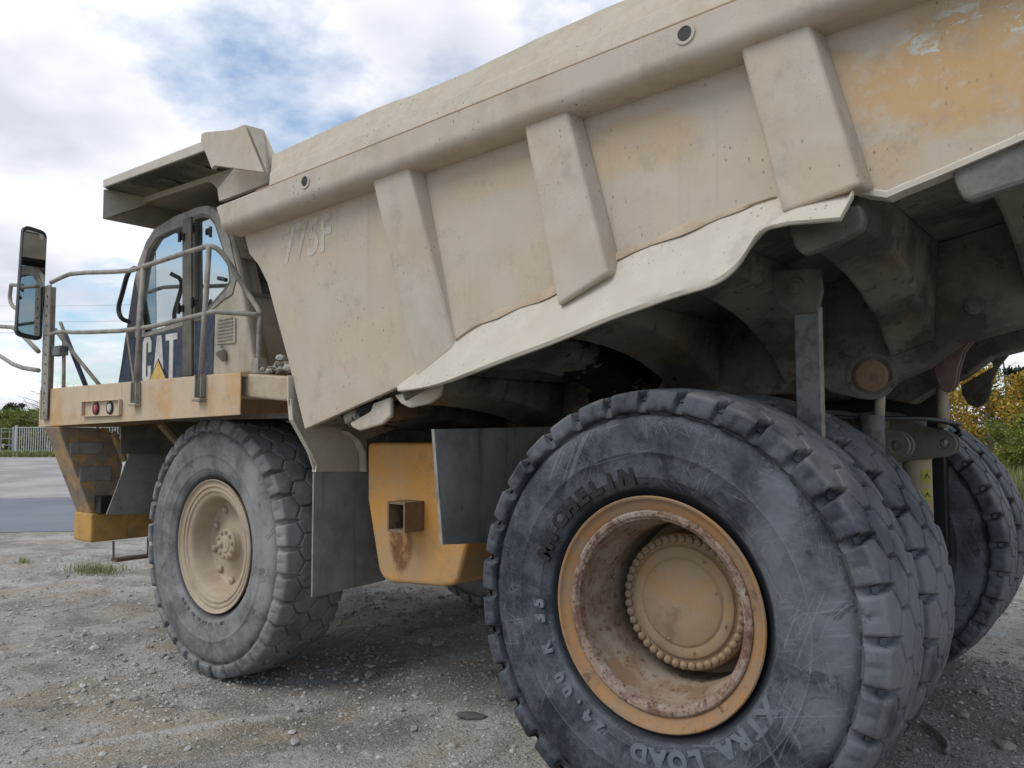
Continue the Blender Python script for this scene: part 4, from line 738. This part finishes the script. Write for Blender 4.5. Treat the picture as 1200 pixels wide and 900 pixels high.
# lamps in the recess on the deck side
lr = MB(); l0 = (-6.06, -5.30, 2.075, 2.21)
for b_ in ((-6.06, -5.30, -2.235, -2.205, 2.205, 2.213), (-6.06, -5.30, -2.235, -2.205, 2.066, 2.074), (-6.062, -6.05, -2.235, -2.205, 2.07, 2.21), (-5.31, -5.29, -2.235, -2.205, 2.07, 2.21)): lr.box(*b_)
lr.build('lamp_recess_frame', 'deck', deck, 0.003)
for px_c, mt in (((-5.80, 2.14), 'redlens'), ((-5.52, 2.14), 'whitelens')):
    m_ = MB(); m_.lathe([(0.0, .060), (.012, .058), (.014, .048), (.006, .046)], 28); lo = MB().add([(px_c[0] + a_, -2.206 + b_, px_c[1] + c_) for a_, b_, c_ in m_.v], m_.f).build('side_lamp', 'black', deck)
    m_ = MB(); m_.lathe([(.004, .044), (.014, .038), (.018, .02), (.018, .001)], 28); MB().add([(px_c[0] + a_, -2.206 + b_, px_c[1] + c_) for a_, b_, c_ in m_.v], m_.f).build('lamp_lens', mt, deck)
me, a = text_mesh('side_number', '0', 0.19, 0.0, 0.002); 
me.vertices.foreach_set('co', np.stack([-7.0 + a[:, 0], np.full(len(a), -2.110) + 0.0, 2.0 + a[:, 1]], 1).ravel()); me.update(); link('side_number', me, 'redpaint', deck)
# steps tower under the front of the deck
tw = [(-2.221, 1.975), (-1.732, 1.958), (-1.639, 1.78), (-1.572, 1.572), (-1.619, 1.307), (-1.727, 1.085), (-1.88, 1.089)]
tow = MB().px(tw, -6.95, -6.60).build('step_tower', 'tower', T, 0.01)
for z_, h__ in ((1.80, .10), (1.55, .13)):
    k_ = (z_ - 1.089) / (1.975 - 1.089); ya = -1.88 - 0.34 * k_ + 0.05; MB().box(-6.602, -6.585, ya, ya + 0.31, z_ - h__, z_ + .015).build('tread_plate', 'flap', tow, 0.004)
MB().tube([(-6.5, -1.724, 1.914), (-6.5, -1.602, 1.62)], 0.035, 8).build('tower_strut', 'tower', T)
MB().tube([(-5.6, -1.691, 2.012), (-5.6, -1.478, 1.786)], 0.045, 8).build('tower_strut', 'rimorange', T)
MB().px([(-1.694, 1.707), (-1.121, 1.72), (-1.107, 1.05), (-1.907, 1.108)], -6.215, -6.20).build('splash_guard', 'flap', T)
MB().px([(-1.833, 1.973), (-0.941, 2.066), (-0.933, 1.68), (-1.826, 1.703)], -6.12, -6.10).build('hanging_curtain', 'chassis', T)
MB().box(-6.585, -6.45, -1.86, -1.70, 1.095, 1.27).build('hinge_block', 'black', T, 0.01)
MB().box(-6.96, -6.55, -1.90, 1.90, 0.80, 1.092).build('front_bumper', 'bumper', T, 0.02)
st1 = (-6.56, -1.668, 0.793); st2 = (-6.56, -1.663, 0.6); st3 = (-6.56, -1.304, 0.609)
MB().tube([st1, st2], 0.011, 6).tube([(st3[0], st3[1], st1[2]), st3], 0.011, 6).build('step_cable', 'steel', T); MB().box(-6.62, -6.5, st2[1], st3[1], st2[2] - .02, st2[2] + .012).build('lowest_step', 'rust', T, 0.004)
# ---- cab
OY = -1.75
oc = [(-6.338, 2.41), (-6.232, 2.841), (-6.063, 3.433), (-5.983, 3.614), (-5.835, 3.799), (-5.67, 3.909), (-5.297, 3.963), (-4.885, 3.979), (-4.695, 3.96), (-4.537, 3.878), (-4.423, 3.743), (-4.266, 3.439), (-4.125, 3.051), (-3.919, 2.414)]
d1_ = [(-5.106, 3.865), (-5.372, 3.86), (-5.649, 3.83), (-5.797, 3.725), (-5.892, 3.541), (-5.964, 3.232), (-6, 2.884), (-5.808, 2.869), (-5.069, 2.922)]
d2_ = [(-4.94, 3.885), (-4.794, 3.892), (-4.663, 3.853), (-4.576, 3.776), (-4.487, 3.616), (-4.344, 3.36), (-4.313, 3.221), (-4.378, 3.169), (-4.635, 3.029), (-4.774, 2.935), (-4.905, 2.939)]
cab = holed('cab', [oc, d1_, d2_], OY, OY + 0.07, 'cabtan', T, 0.02)
holed('cab_side', [oc, d1_, d2_], -0.15, -0.08, 'cabtan', cab, 0.02)
fp_ = oc[:9]; rp_ = oc[9:]
# roof + front frame skin between the sides
def skin(pts, ya, yb, th): 
    n = len(pts); rings = []
    for i_, (x, z) in enumerate(pts):
        a_ = Vector(pts[max(i_ - 1, 0)]); b_ = Vector(pts[min(i_ + 1, n - 1)]); t = (b_ - a_).normalized(); nn_ = Vector((t.y, -t.x)); c_ = Vector((x, z)) + nn_ * th
        rings.append([(x, ya, z), (x, yb, z), (c_.x, yb, c_.y), (c_.x, ya, c_.y)])
    return MB().loft(rings)
o = skin(oc[5:11], OY + .071, -0.151, 0.05).build('cab_roof', 'cabgrey', cab); auto_smooth(o, 50)
auto_smooth(skin(oc[10:12], OY + .071, -0.151, 0.04).build('cab_rear_header', 'brown', cab), 50)
# rear wall with its window
xr = lambda z: oc[10][0] + (oc[13][0] - oc[10][0]) * (oc[10][1] - z) / (oc[10][1] - oc[13][1])
def rearbar(y0, y1, z0, z1, mat='brown', nm='cab_rear_panel', dx=0.0): return MB().loft([[(xr(z0) + dx - .04, y0, z0), (xr(z0) + dx, y0, z0), (xr(z0) + dx, y1, z0), (xr(z0) + dx - .04, y1, z0)], [(xr(z1) + dx - .04, y0, z1), (xr(z1) + dx, y0, z1), (xr(z1) + dx, y1, z1), (xr(z1) + dx - .04, y1, z1)]]).build(nm, mat, cab)
rearbar(OY + .071, -0.151, 2.42, 3.12); rearbar(OY + .071, -1.52, 3.12, 3.62); rearbar(-0.4, -0.151, 3.12, 3.62)
rearbar(OY + .071, -0.151, 3.10, 3.135, 'chassis', 'rear_seal', 0.012); rearbar(-1.52, -0.4, 3.12, 3.62, 'glass', 'rear_window', -0.015)
# wrap-round corner piece between side and rear
MB().loft([[(xr(z) - .05, OY + .0, z), (xr(z) - .012, OY + .012, z), (xr(z) + .01, OY + .05, z), (xr(z) + .012, OY + .13, z), (xr(z) - .03, OY + .12, z)] for z in (2.42, 2.8, 3.2, 3.55)]).build('cab_corner', 'cabtan', cab, smooth=True)
# windscreen
fw = [(-6.338, 2.41), (-6.232, 2.841), (-6.063, 3.433), (-5.983, 3.614), (-5.835, 3.799)]
MB().loft([[(x, OY + .08, z), (x, -.16, z), (x + .01, -.16, z), (x + .01, OY + .08, z)] for x, z in fw]).build('windscreen', 'glass', cab)
# grey frame around the glass, divider, hinges
def inset(poly, k_):
    cx_ = sum(p[0] for p in poly) / len(poly); cz_ = sum(p[1] for p in poly) / len(poly); return [(cx_ + (x - cx_) * k_, cz_ + (z - cz_) * k_) for x, z in poly]
for d_, nm in ((d1_, 'door_window_frame'), (d2_, 'rear_side_window_frame')): holed(nm, [inset(d_, 1.035), inset(d_, 0.955)], OY - .012, OY + .03, 'cabgrey' if nm[0] == 'd' else 'chassis', cab, 0.004)
for d_, nm in ((d1_, 'door_window'), (d2_, 'rear_side_window')): MB().py(inset(d_, 1.0), OY + .030, OY + .038).build(nm, 'glass', cab)
for d_ in (d1_, d2_): MB().py(inset(d_, 1.0), -.118, -.112).build('right_side_window', 'glass', cab)
ub = [(-6.031, 3.499), (-5.983, 3.614), (-5.835, 3.799), (-5.67, 3.909), (-5.297, 3.963), (-4.885, 3.979), (-4.695, 3.96), (-4.537, 3.878), (-4.423, 3.743), (-4.337, 3.585), (-4.209, 3.268), (-4.283, 3.106), (-4.429, 3.069), (-4.647, 2.985), (-4.89, 2.922), (-5.069, 2.922), (-5.808, 2.869), (-5.967, 3.293), (-6.027, 3.429)]
holed('cab_upper_frame', [ub, d1_, d2_], OY - .010, OY - .0005, 'cabgrey', cab, 0.003)
fs = [(-6.338, 2.41), (-6.232, 2.841), (-6.063, 3.433), (-5.983, 3.614), (-5.835, 3.799), (-5.67, 3.909), (-5.297, 3.963), (-4.885, 3.979)]; 
dv_ = [(-5.107, 3.898), (-4.956, 3.904), (-4.887, 2.43), (-5.05, 2.43)]; dv_ = [(x, z) for x, z in dv_]
MB().py(dv_, OY - .03, OY - .001).build('door_pillar', 'chassis', cab, 0.006)
for hp in ((-5.092, -1.78, 3.728), (-4.868, -1.78, 3.772), (-5.08, -1.78, 3.055), (-4.843, -1.78, 3.086)): MB().box(hp[0] - .045, hp[0] + .045, OY - .05, OY - .031, hp[2] - .03, hp[2] + .03).tube([(hp[0], OY - .06, hp[2] - .05), (hp[0], OY - .06, hp[2] + .05)], 0.016, 8).build('door_hinge', 'black', cab, 0.004)
MB().tube([(-4.467, -1.78, 3.266), (-4.344, -1.78, 3.235)], 0.018, 8).build('window_latch', 'black', cab)
n1_ = [(-6.356, 2.402), (-6.247, 2.772), (-6.149, 3.008), (-6.017, 2.868), (-5.807, 2.843), (-5.083, 2.891), (-5.065, 2.431), (-5.471, 2.408)]; MB().py(n1_, OY - .006, OY - .0005).build('door_lower_panel', 'navy', cab)
n2_ = [(-4.89, 2.922), (-4.759, 2.91), (-4.633, 2.983), (-4.563, 2.961), (-4.573, 2.431), (-4.872, 2.422)]; MB().py(n2_, OY - .006, OY - .0005).build('navy_side_panel', 'navy', cab)
fp1 = [(-6.339, 2.419), (-6.232, 2.841), (-6.063, 3.433), (-5.983, 3.614), (-5.835, 3.799), (-5.782, 3.765), (-5.892, 3.541), (-5.964, 3.232), (-6, 2.884), (-6.141, 2.834)]; MB().py(fp1, OY - .008, OY - .001).build('front_pillar', 'black', cab)
gv_ = [(-4.52, 2.927), (-4.224, 2.899), (-4.218, 2.678), (-4.526, 2.685)]; MB().py(gv_, OY - .014, OY).build('air_vent', 'cabtan', cab, 0.004)
(gx0, gz1), (gx1, _), _, (_, gz0) = gv_
for q in range(7): z_ = gz0 + .03 + (gz1 - gz0 - .06) * q / 6; MB().box(gx0 + .03, gx1 - .03, OY - .022, OY - .015, z_ - .007, z_ + .006).build('vent_slat', 'cabgrey', cab)
lk = (-4.395, -1.77, 2.6); MB().tube([(lk[0] - .06, OY - .02, lk[2] + .05), (lk[0] + .02, OY - .05, lk[2]), (lk[0] + .03, OY - .02, lk[2] - .07)], [.03, .045, .02], 8).build('door_latch', 'cabgrey', cab)
# CAT lettering and triangle on the door
def px2(u, v_): return (-5.86 + u * 0.66, 2.405 + v_ * 0.44)
def lp(pts): return [px2(a_, b_) for a_, b_ in pts]
yL = OY - 0.010
C_ = [(0.02, .10), (.08, 0.0), (.22, 0), (.28, .10), (.28, .36), (.185, .36), (.185, .14), (.155, .11), (.13, .14), (.13, .86), (.155, .89), (.185, .86), (.185, .66), (.28, .66), (.28, .90), (.22, 1.0), (.08, 1.0), (.02, .90)]
A_ = [(.34, 0.0), (.44, 1.0), (.57, 1.0), (.67, 0.0), (.57, 0.0), (.553, .25), (.457, .25), (.44, 0)]
T_ = [(.80, 0), (.80, .86), (.69, .86), (.69, 1.0), (1.02, 1.0), (1.02, .86), (.91, .86), (.91, 0)]
for nm, pts in (('letter_c', C_), ('letter_a', A_), ('letter_t', T_)): 
    o = holed(nm, [lp(pts)], yL, yL + .0035, 'white', cab)
tri = lp([(.22, -.02), (.505, .50), (.80, -.02)]); tri2 = lp([(.255, -.02), (.505, .44), (.765, -.02)])
MB().py(tri, yL - .004, yL - .001).build('triangle_border', 'navy', cab); MB().py(tri2, yL - .007, yL - .0045).build('yellow_triangle', 'decalyellow', cab)
# interior
MB().box(-5.0, -4.5, -1.25, -0.75, 2.42, 2.95).box(-4.62, -4.45, -1.25, -0.75, 2.9, 3.6).box(-6.1, -5.6, -1.5, -0.4, 2.42, 2.95).build('driver_seat', 'black', cab, 0.05)
sw = MB(); sw.tube([(-5.55 + .08 * math.sin(t), -1.0 + .2 * math.cos(t), 3.03 + .2 * math.sin(t)) for t in np.linspace(0, 6.283, 25)], .014, 6, False); sw.tube([(-5.55, -1.0, 3.03), (-5.75, -1.0, 2.8)], .03, 8); sw.build('steering_wheel', 'black', cab, smooth=True)
MB().box(-6.2, -4.0, OY + .08, -.16, 2.38, 2.42).build('cab_floor', 'black', cab)
gp = [(-5.756, -1.9, 3.508), (-5.682, -2, 3.449), (-5.791, -2, 3.24), (-5.872, -2, 3.108), (-5.796, -2, 3.001), (-5.834, -1.9, 2.99)]
MB().tube(smooth_path(gp), 0.022, 8).build('grab_handle', 'black', cab, smooth=True)
# cab wiper/strut at front
MB().tube([(-6.114, -1.8, 2.957), (-5.926, -1.8, 2.417)], 0.012, 6).build('door_strut', 'pipe', cab)

# ---- handrails
def pipe(name, pts, r=0.024, sm_=1, mat='pipe'): return MB().tube(smooth_path(pts, sm_) if sm_ else pts, r, 12).build(name, mat, T, smooth=True)
top_r = [(-6.926, -2.2, 3.464), (-6.678, -2.2, 3.486), (-6.419, -2.2, 3.497), (-5.256, -2.2, 3.363), (-5.05, -2.2, 3.367), (-4.007, -2.2, 3.395), (-3.881, -2.2, 3.39), (-3.852, -2.15, 3.367), (-3.809, -2.1, 3.287), (-3.765, -1.98, 3.087), (-3.628, -1.95, 2.918), (-3.556, -1.95, 2.843), (-3.577, -1.95, 2.75), (-3.581, -1.95, 2.44)]
pipe('handrail', top_r, 0.021)
pipe('mid_rail', [(-6.95, -2.2, 2.917), (-6.681, -2.2, 2.939), (-6.282, -2.2, 2.89), (-5.07, -2.2, 2.815), (-3.95, -2.2, 2.852), (-3.825, -2.2, 2.861), (-3.762, -2.15, 2.853), (-3.556, -1.95, 2.836)], 0.020)
for a_, b_ in (((-4.972, -2.2, 3.357), (-5.007, -2.2, 2.174)), ((-3.905, -2.2, 3.387), (-3.952, -2.2, 2.188))):
    pipe('rail_post', [a_, (b_[0], b_[1] - .03, b_[2])], 0.022, 0); MB().box(b_[0] - .06, b_[0] + .06, -2.26, -2.207, b_[2] - .03, b_[2] - .01).box(b_[0] - .05, b_[0] - .035, -2.25, -2.207, b_[2], b_[2] + .18).box(b_[0] + .035, b_[0] + .05, -2.25, -2.207, b_[2], b_[2] + .18).build('post_bracket', 'pipe', T, 0.003)
mp_ = (-3.58, -1.95, 2.413); MB().box(mp_[0] - .05, mp_[0] + .05, -1.99, -1.91, mp_[2] - .05, mp_[2] + .08).build('post_foot', 'pipe', T, 0.005)
# mirror post: perforated angle iron
pz0, pz1 = 2.07, 3.44
MB().box(-7.06, -7.04, -2.215, -2.105, pz0 - .02, pz1).box(-7.06, -6.90, -2.215, -2.203, pz0 - .02, pz1).build('mirror_post', 'pipe', T, 0.003)
hb_ = MB(); hb_.lathe([(0, .011), (.004, .011), (.004, 0)], 10); hm = mesh('post_hole', hb_.v, hb_.f); hm.materials.append(M['black'])
for q in range(13): child('post_hole', hm, T, (-6.97, -2.2155, 2.12 + q * 0.1))
pipe('post_brace', [(-6.75, -2.12, 2.37), (-6.78, -2.12, 2.95), (-6.85, -2.13, 3.05)], 0.018)
pipe('post_brace', [(-6.40, -1.9, 2.37), (-6.70, -2.1, 2.78), (-6.92, -2.15, 2.98)], 0.02)
MB().box(-6.93, -6.70, -2.19, -2.10, 2.70, 2.80).build('rail_clamp', 'steel', T, 0.01)
pipe('stay_bar', [(-7.084, -2, 2.991), (-6.494, -2, 2.354)], 0.024, 0, 'navy')
pipe('access_ladder_rail', [(-11.133, -1.9, 3.403), (-8.293, -2.1, 3.139), (-7.892, -2.15, 3.043), (-7.28, -2.17, 2.773)], 0.024)
pipe('access_ladder_rail', [(-12.562, -1.5, 3.592), (-9.183, -1.9, 2.865), (-8.051, -2.1, 2.655), (-7.265, -2.17, 2.573)], 0.024)
pipe('mirror_bracket', [(-7.718, -2.3, 3.517), (-7.752, -2.3, 3.353), (-7.599, -2.3, 3.244), (-7.294, -2.3, 3.196)], 0.02)
pipe('mirror_bracket', [(-7.718, -2.3, 3.517), (-7.362, -2.3, 3.475)], 0.02)
# mirror
c0 = Vector((-7.1, -2.418, 4.056)); c1 = Vector((-7.1, -2.19, 4.021)); c2 = Vector((-7.1, -2.207, 2.865)); c3 = Vector((-7.1, -2.455, 2.905))
def rr2(cn, r_, n_=6):
    out_ = []
    for i_ in range(4):
        p, a_, b_ = cn[i_], cn[i_ - 1], cn[(i_ + 1) % 4]; u_ = (a_ - p).normalized() * r_; w_ = (b_ - p).normalized() * r_
        for q in range(n_ + 1): t = q / n_; out_.append(p + u_ * (1 - t) ** 2 + w_ * t ** 2)
    return out_
TW = Matrix.Rotation(R(1), 4, 'Z'); ctr = (c0 + c1 + c2 + c3) / 4
cn = [ctr + TW @ (c - ctr) for c in (c0, c1, c2, c3)]; nx = TW @ Vector((1, 0, 0))
ringm = rr2(cn, 0.07); ringi = [ctr + (p - ctr) * 0.93 for p in ringm]
mf = MB().loft([[p - nx * 0.09 + (ctr - p) * 0.25 for p in ringm], [p - nx * 0.05 for p in ringm], [p + nx * .012 for p in ringm]]).build('mirror_housing', 'black', T, 0.006)
mi = [p + nx * 0.014 for p in ringi]; MB().add(mi, [tuple(range(len(mi)))]).build('mirror_glass', 'mirror', mf)
# ---- canopy over the cab
c_out = [(-5.892, 4.299), (-5.895, 4.35)]
zc = lambda x: 4.29 - 0.085 * (x + 5.9) * 0.5
cP = [(-5.89, 4.265), (-4.084, 4.214), (-4.087, 4.3), (-5.894, 4.341)]
plate = MB(); plate.py(cP, -2.16, 2.16); can = plate.build('canopy', 'lip', T, 0.006)
cS = [(-5.89, 4.265), (-4.084, 4.214)]
MB().loft([[(x, -2.145, z - .004), (x, 2.145, z - .004), (x, 2.145, z - .010), (x, -2.145, z - .010)] for x, z in ((cS[0][0] + .02, cS[0][1] - .002), (cS[1][0] - .02, cS[1][1]))]).build('canopy_soffit', 'under', can)

beam = [(-5.88, 4.285), (-5.88, 3.965)] + [(-5.237, 4.08), (-4.342, 4.052), (-4.234, 4.008), (-4.138, 3.895)] + [(-3.514, 3.927), (-3.516, 4.009)] + [(-4.2, 4.19)]
b1_ = (-5.91, -1.76, 4.336); b2_ = (-5.903, -1.76, 4.188)
pB = [(-5.903, 4.196), (-5.613, 4.194), (-5.131, 4.184), (-4.671, 4.173), (-4.585, 4.132), (-4.499, 4.061), (-4.442, 3.996), (-3.798, 4.032), (-3.767, 4.228), (-4.767, 4.453), (-5.915, 4.451)]
MB().py(pB, -1.78, -1.74).build('canopy_beam', 'rail', can); MB().py(pB, 1.74, 1.78).build('canopy_beam', 'rail', can)
f0a = (-5.889, -2.15, 4.248); f0b = (-5.873, -2.15, 3.963)
MB().add([f0a, f0b, (b2_[0] + .05, -1.76, b2_[2] - .01), (b1_[0] + .05, -1.76, b1_[2] + .01)], [(0, 1, 2, 3)]).build('canopy_front_cheek', 'rail', can)
MB().add([f0b, (b2_[0], -1.76, b2_[2]), (-4.671, -1.76, 4.165), ((-4.671, -1.76, 4.165)[0], 1.76, (-4.671, -1.76, 4.165)[2]), (b2_[0], 1.76, b2_[2]), (f0b[0], 2.15, f0b[2])], [(0, 1, 2, 3, 4, 5)]).build('canopy_underside', 'brown', can)
MB().box(f0a[0] - .012, f0a[0], -2.15, 2.15, f0b[2], f0a[2]).build('canopy_nose', 'brown', can)
MB().py([(-4.176, 3.858), (-3.49, 3.874), (-3.493, 4.004), (-3.965, 4.091), (-4.206, 3.966)], -1.96, -1.92).build('canopy_gusset', 'rail', can)
MB().py([(-4.1, 3.75), (-3.6, 3.62), (-3.45, 3.9), (-3.3, 4.15), (-4.1, 4.18)], -1.72, 1.72).build('canopy_root', 'under', can)
wg = [(-4.054, 4.337), (-4.002, 4.338), (-3.593, 4.26), (-3.442, 4.263), (-3.174, 3.834), (-3.853, 4.031), (-3.89, 4.011), (-4.065, 4.282)]
MB().py(wg, -2.20, -2.16).build('deflector_plate', 'rail', can, 0.004)
w1 = (-3.395, -2.2, 4.242); w2 = (-3.13, -2.2, 3.817); w3 = (-3.257, -2.05, 4.034); w4 = (-3.408, -2.05, 4.257)
MB().add([w1, w2, (-3.225, -2.1, 3.908), w3, w4], [(0, 1, 2, 3, 4)]).add([(p[0] - .03, p[1] + .02, p[2]) for p in (w1, w2, w3, w4)], [(0, 1, 2, 3)]).build('deflector_return', 'rail', can)


# ------------------------------------------------------------------ background: trees, hedge, fence, wires
M['bark'] = paint('grey_brown_bark', (0.10, 0.085, 0.065), (0.16, 0.14, 0.115), scale=6, bump=0.8)
M['leaf_yellow'] = gmat('autumn_yellow_leaves', [(0.16, 0.17, 0.035), (0.36, 0.27, 0.04), (0.50, 0.34, 0.05), (0.34, 0.17, 0.035)])
M['leaf_green'] = gmat('yellow_green_leaves', [(0.09, 0.12, 0.025), (0.17, 0.20, 0.04), (0.27, 0.26, 0.05)])
M['leaf_dark'] = gmat('dark_green_leaves', [(0.025, 0.045, 0.018), (0.05, 0.075, 0.028), (0.08, 0.10, 0.035)])
M['leaf_pine'] = gmat('pine_needles', [(0.014, 0.028, 0.018), (0.03, 0.05, 0.028), (0.045, 0.06, 0.03)])
def leaves_np(C, S, n, sz, rng, flat=0.75):
    k = rng.integers(0, len(C), n); d = rng.normal(0, 1, (n, 3)); d /= np.linalg.norm(d, axis=1)[:, None]; rr_ = rng.random(n) ** 0.45
    P_ = C[k] + d * rr_[:, None] * S[k][:, None] * np.array([1, 1, flat])
    u = rng.normal(0, 1, (n, 3)); u /= np.linalg.norm(u, axis=1)[:, None]; v = np.cross(u, rng.normal(0, 1, (n, 3))); v /= np.linalg.norm(v, axis=1)[:, None]
    s = sz * rng.uniform(0.6, 1.4, n)[:, None]
    V = np.stack([P_ - u * s, P_ + v * s * .55, P_ + u * s, P_ - v * s * .55], 1).reshape(-1, 3); F = np.arange(4 * n).reshape(-1, 4); return V, F
tree_cache = {}
def tree(x, y, h, w_, kind, label, nleaf, seed, low=0.25, group=None, leaf=0.07, name='tree', parts=True):
    rg = np.random.default_rng(seed); root = bpy.data.objects.new(name, None); col.objects.link(root); root.location = (x, y, -0.16); tag(root, label, 'tree' if name != 'bush' else 'bush', group)
    mb_ = MB(); cl = []; cs = []
    mb_.tube([(0, 0, -.1), (rg.normal(0, .03) * h, rg.normal(0, .03) * h, h * .45), (rg.normal(0, .04) * h, rg.normal(0, .04) * h, h * .85)], [h * .03, h * .018, h * .006], 8)
    nb = 26
    for q in range(nb):
        t = low + (0.97 - low) * q / nb; az = q * 2.4 + rg.normal(0, .4); prof = math.sin(min(1, (t - low) / (1 - low) + .18) * math.pi * .92) ** .7; ln = w_ * .5 * prof * rg.uniform(.65, 1.1)
        b0 = (0, 0, h * t * .82); b1 = (math.cos(az) * ln * .55, math.sin(az) * ln * .55, h * t * .82 + ln * .25); b2 = (math.cos(az) * ln, math.sin(az) * ln, h * t * .85 + ln * .35 + .0)
        mb_.tube([b0, b1, b2], [h * .009 * (1.3 - t), h * .005 * (1.3 - t), h * .002], 5)
        for s_ in (.55, .8, 1.0):
            c = np.array(b0) * (1 - s_) + np.array(b2) * s_; cl.append(c + rg.normal(0, .05 * w_, 3) * [1, 1, .6]); cs.append(w_ * rg.uniform(.06, .14))
            if s_ > .7: mb_.tube([tuple(c), tuple(c + rg.normal(0, .1 * w_, 3))], [h * .002, h * .0008], 3)
    mb_.build('trunk', 'bark', root)
    if nleaf:
        V, F = leaves_np(np.array(cl), np.array(cs), nleaf, leaf, rg); o = np_mesh('crown', V, F, kind); o.parent = root
    return root
def at(px, depth): return (CX + F2.x * depth + R2.x * (px - 600) / 930.86 * depth, CY + F2.y * depth + R2.y * (px - 600) / 930.86 * depth)
trees = [(1163, 36, 5.6, 5.4, 'leaf_yellow', 'bushy autumn tree with orange yellow leaves just right of the hanging body lug', 10000, 0.03, .085),
 (1108, 41, 5.0, 4.6, 'leaf_yellow', 'half bare autumn tree with thin yellow leaves beside the dark hoist mount', 6500, 0.05, .075),
 (1222, 31, 2.9, 4.4, 'leaf_green', 'low yellow green bushy tree above the tall grass', 11000, 0.02, .06),
 (1200, 42, 6.4, 3.0, 'leaf_pine', 'dark green conifer standing behind the yellow tree at right', 9000, 0.1, .09),
 (1175, 50, 7.4, 5.0, 'leaf_green', 'tall half bare pale tree rising behind the yellow tree', 1600, 0.2, .07),
 (1265, 40, 6.5, 6.0, 'leaf_yellow', 'yellow autumn tree just past the right edge of the photo', 9000, 0.08, .08),
 (1060, 52, 5.0, 6.0, 'leaf_green', 'green tree hidden behind the rear axle', 6000, 0.05, .09),
 (1340, 46, 7.0, 7.0, 'leaf_green', 'broad green tree far beyond the right edge', 8000, 0.05, .09)]
for q, (px, dp, h, w_, kd, lb, nl, lw, lf) in enumerate(trees): x, y = at(px, dp); tree(x, y, h, w_, kd, lb, nl, 40 + q, lw, None, lf, 'autumn_tree' if kd == 'leaf_yellow' else 'tree')
x, y = at(60, 78); tree(x, y, 7.9, 7.0, 'leaf_green', 'bare leafless tree beyond the fence behind the mirror post', 260, 71, 0.30, None, .06, 'bare_tree')
hd = [(-12, 98, 4.9, 7, 'leaf_dark'), (8, 96, 5.3, 6, 'leaf_dark'), (18, 104, 6.9, 5, 'leaf_dark'), (32, 92, 4.6, 8, 'leaf_green'), (44, 99, 5.4, 7, 'leaf_green'), (60, 103, 4.8, 7, 'leaf_green'), (78, 100, 4.8, 7, 'leaf_dark'), (95, 108, 5.0, 8, 'leaf_green'), (-40, 100, 5.4, 8, 'leaf_green'), (-75, 104, 6.0, 9, 'leaf_dark'), (115, 110, 5, 9, 'leaf_dark'), (140, 112, 5, 9, 'leaf_green')]
hl = ['dark hedge tree at the far left edge behind the wire fence', 'dark rounded tree left of the white gate', 'tallest dark tree top over the hedge at far left', 'yellow green bush behind the left end of the white gate', 'green tree above the gate beside the deck corner', 'green tree behind the gate hidden by the deck', 'dark tree hidden behind the step tower', 'green tree hidden behind the bumper', 'green tree beyond the left edge', 'dark tree well beyond the left edge', 'dark tree hidden behind the front tyre', 'green tree hidden behind the front wheel']
for q, ((px, dp, h, w_, kd), lb) in enumerate(zip(hd, hl)): x, y = at(px, dp); tree(x, y, h, w_, kd, lb, 3600, 90 + q, 0.02, None, .16, 'hedge_tree')
# white bar gate and wire fence
M['gatewhite'] = plain('white_gate_paint', (0.55, 0.55, 0.52), 0.6); M['fencegrey'] = plain('galvanised_fence', (0.34, 0.35, 0.34), 0.5)
def lineup(p0, p1, k_): return (p0[0] + (p1[0] - p0[0]) * k_, p0[1] + (p1[1] - p0[1]) * k_)
g0 = at(20, 72); g1 = at(112, 72); gz_ = -0.14
def bars(name, label, cat, p0, p1, h, nb, r_, mat, posts, rails):
    root = bpy.data.objects.new(name, None); col.objects.link(root); root.location = (p0[0], p0[1], gz_); tag(root, label, cat)
    dx, dy = p1[0] - p0[0], p1[1] - p0[1]; L_ = math.hypot(dx, dy); root.rotation_euler = (0, 0, math.atan2(dy, dx))
    bm_ = MB().box(-r_, r_, -r_, r_, 0.12, h); bme = mesh('bar', bm_.v, bm_.f); bme.materials.append(M[mat])
    for q in range(nb): child('bar', bme, root, (L_ * (q + .5) / nb, 0, 0))
    pm = MB().box(-.09, .09, -.09, .09, 0, h + .12); pme = mesh('post', pm.v, pm.f); pme.materials.append(M[mat])
    for q in range(posts): child('post', pme, root, (L_ * q / (posts - 1), 0, 0))
    for z_ in rails: MB().box(0, L_, -.03, .03, z_ - .035, z_ + .035).build('rail', mat, root)
    return root
bars('white_gate', 'white vertical bar gate across the yard entrance far left', 'gate', g0, g1, 2.55, 34, .028, 'gatewhite', 3, (0.2, 2.5))
bars('wire_fence', 'grey wire fence left of the white gate', 'fence', at(-60, 72), at(17, 72), 2.45, 8, .03, 'fencegrey', 5, (0.3, 0.9, 1.5, 2.1, 2.4))
bars('bar_fence', 'white bar fence hidden behind the front tyre', 'fence', at(118, 72), at(230, 74), 2.5, 36, .028, 'gatewhite', 4, (0.2, 2.5))
def wire(a_, b_, sag, lb):
    pts = [(a_[0] + (b_[0] - a_[0]) * t, a_[1] + (b_[1] - a_[1]) * t, a_[2] + (b_[2] - a_[2]) * t - sag * 4 * t * (1 - t)) for t in np.linspace(0, 1, 17)]
    tag(MB().tube(pts, 0.022, 4).build('utility_wire', 'fencegrey'), lb, 'wire')
for q, (za_, zb_) in enumerate(((17.2, 18.6), (15.3, 16.6), (14.0, 15.2))):
    a_ = at(-60, 95); b_ = at(420, 95); wire((a_[0], a_[1], za_), (b_[0], b_[1], zb_), 0.6, ('uppermost', 'middle', 'lowest')[q] + ' thin overhead wire crossing the sky behind the handrail')
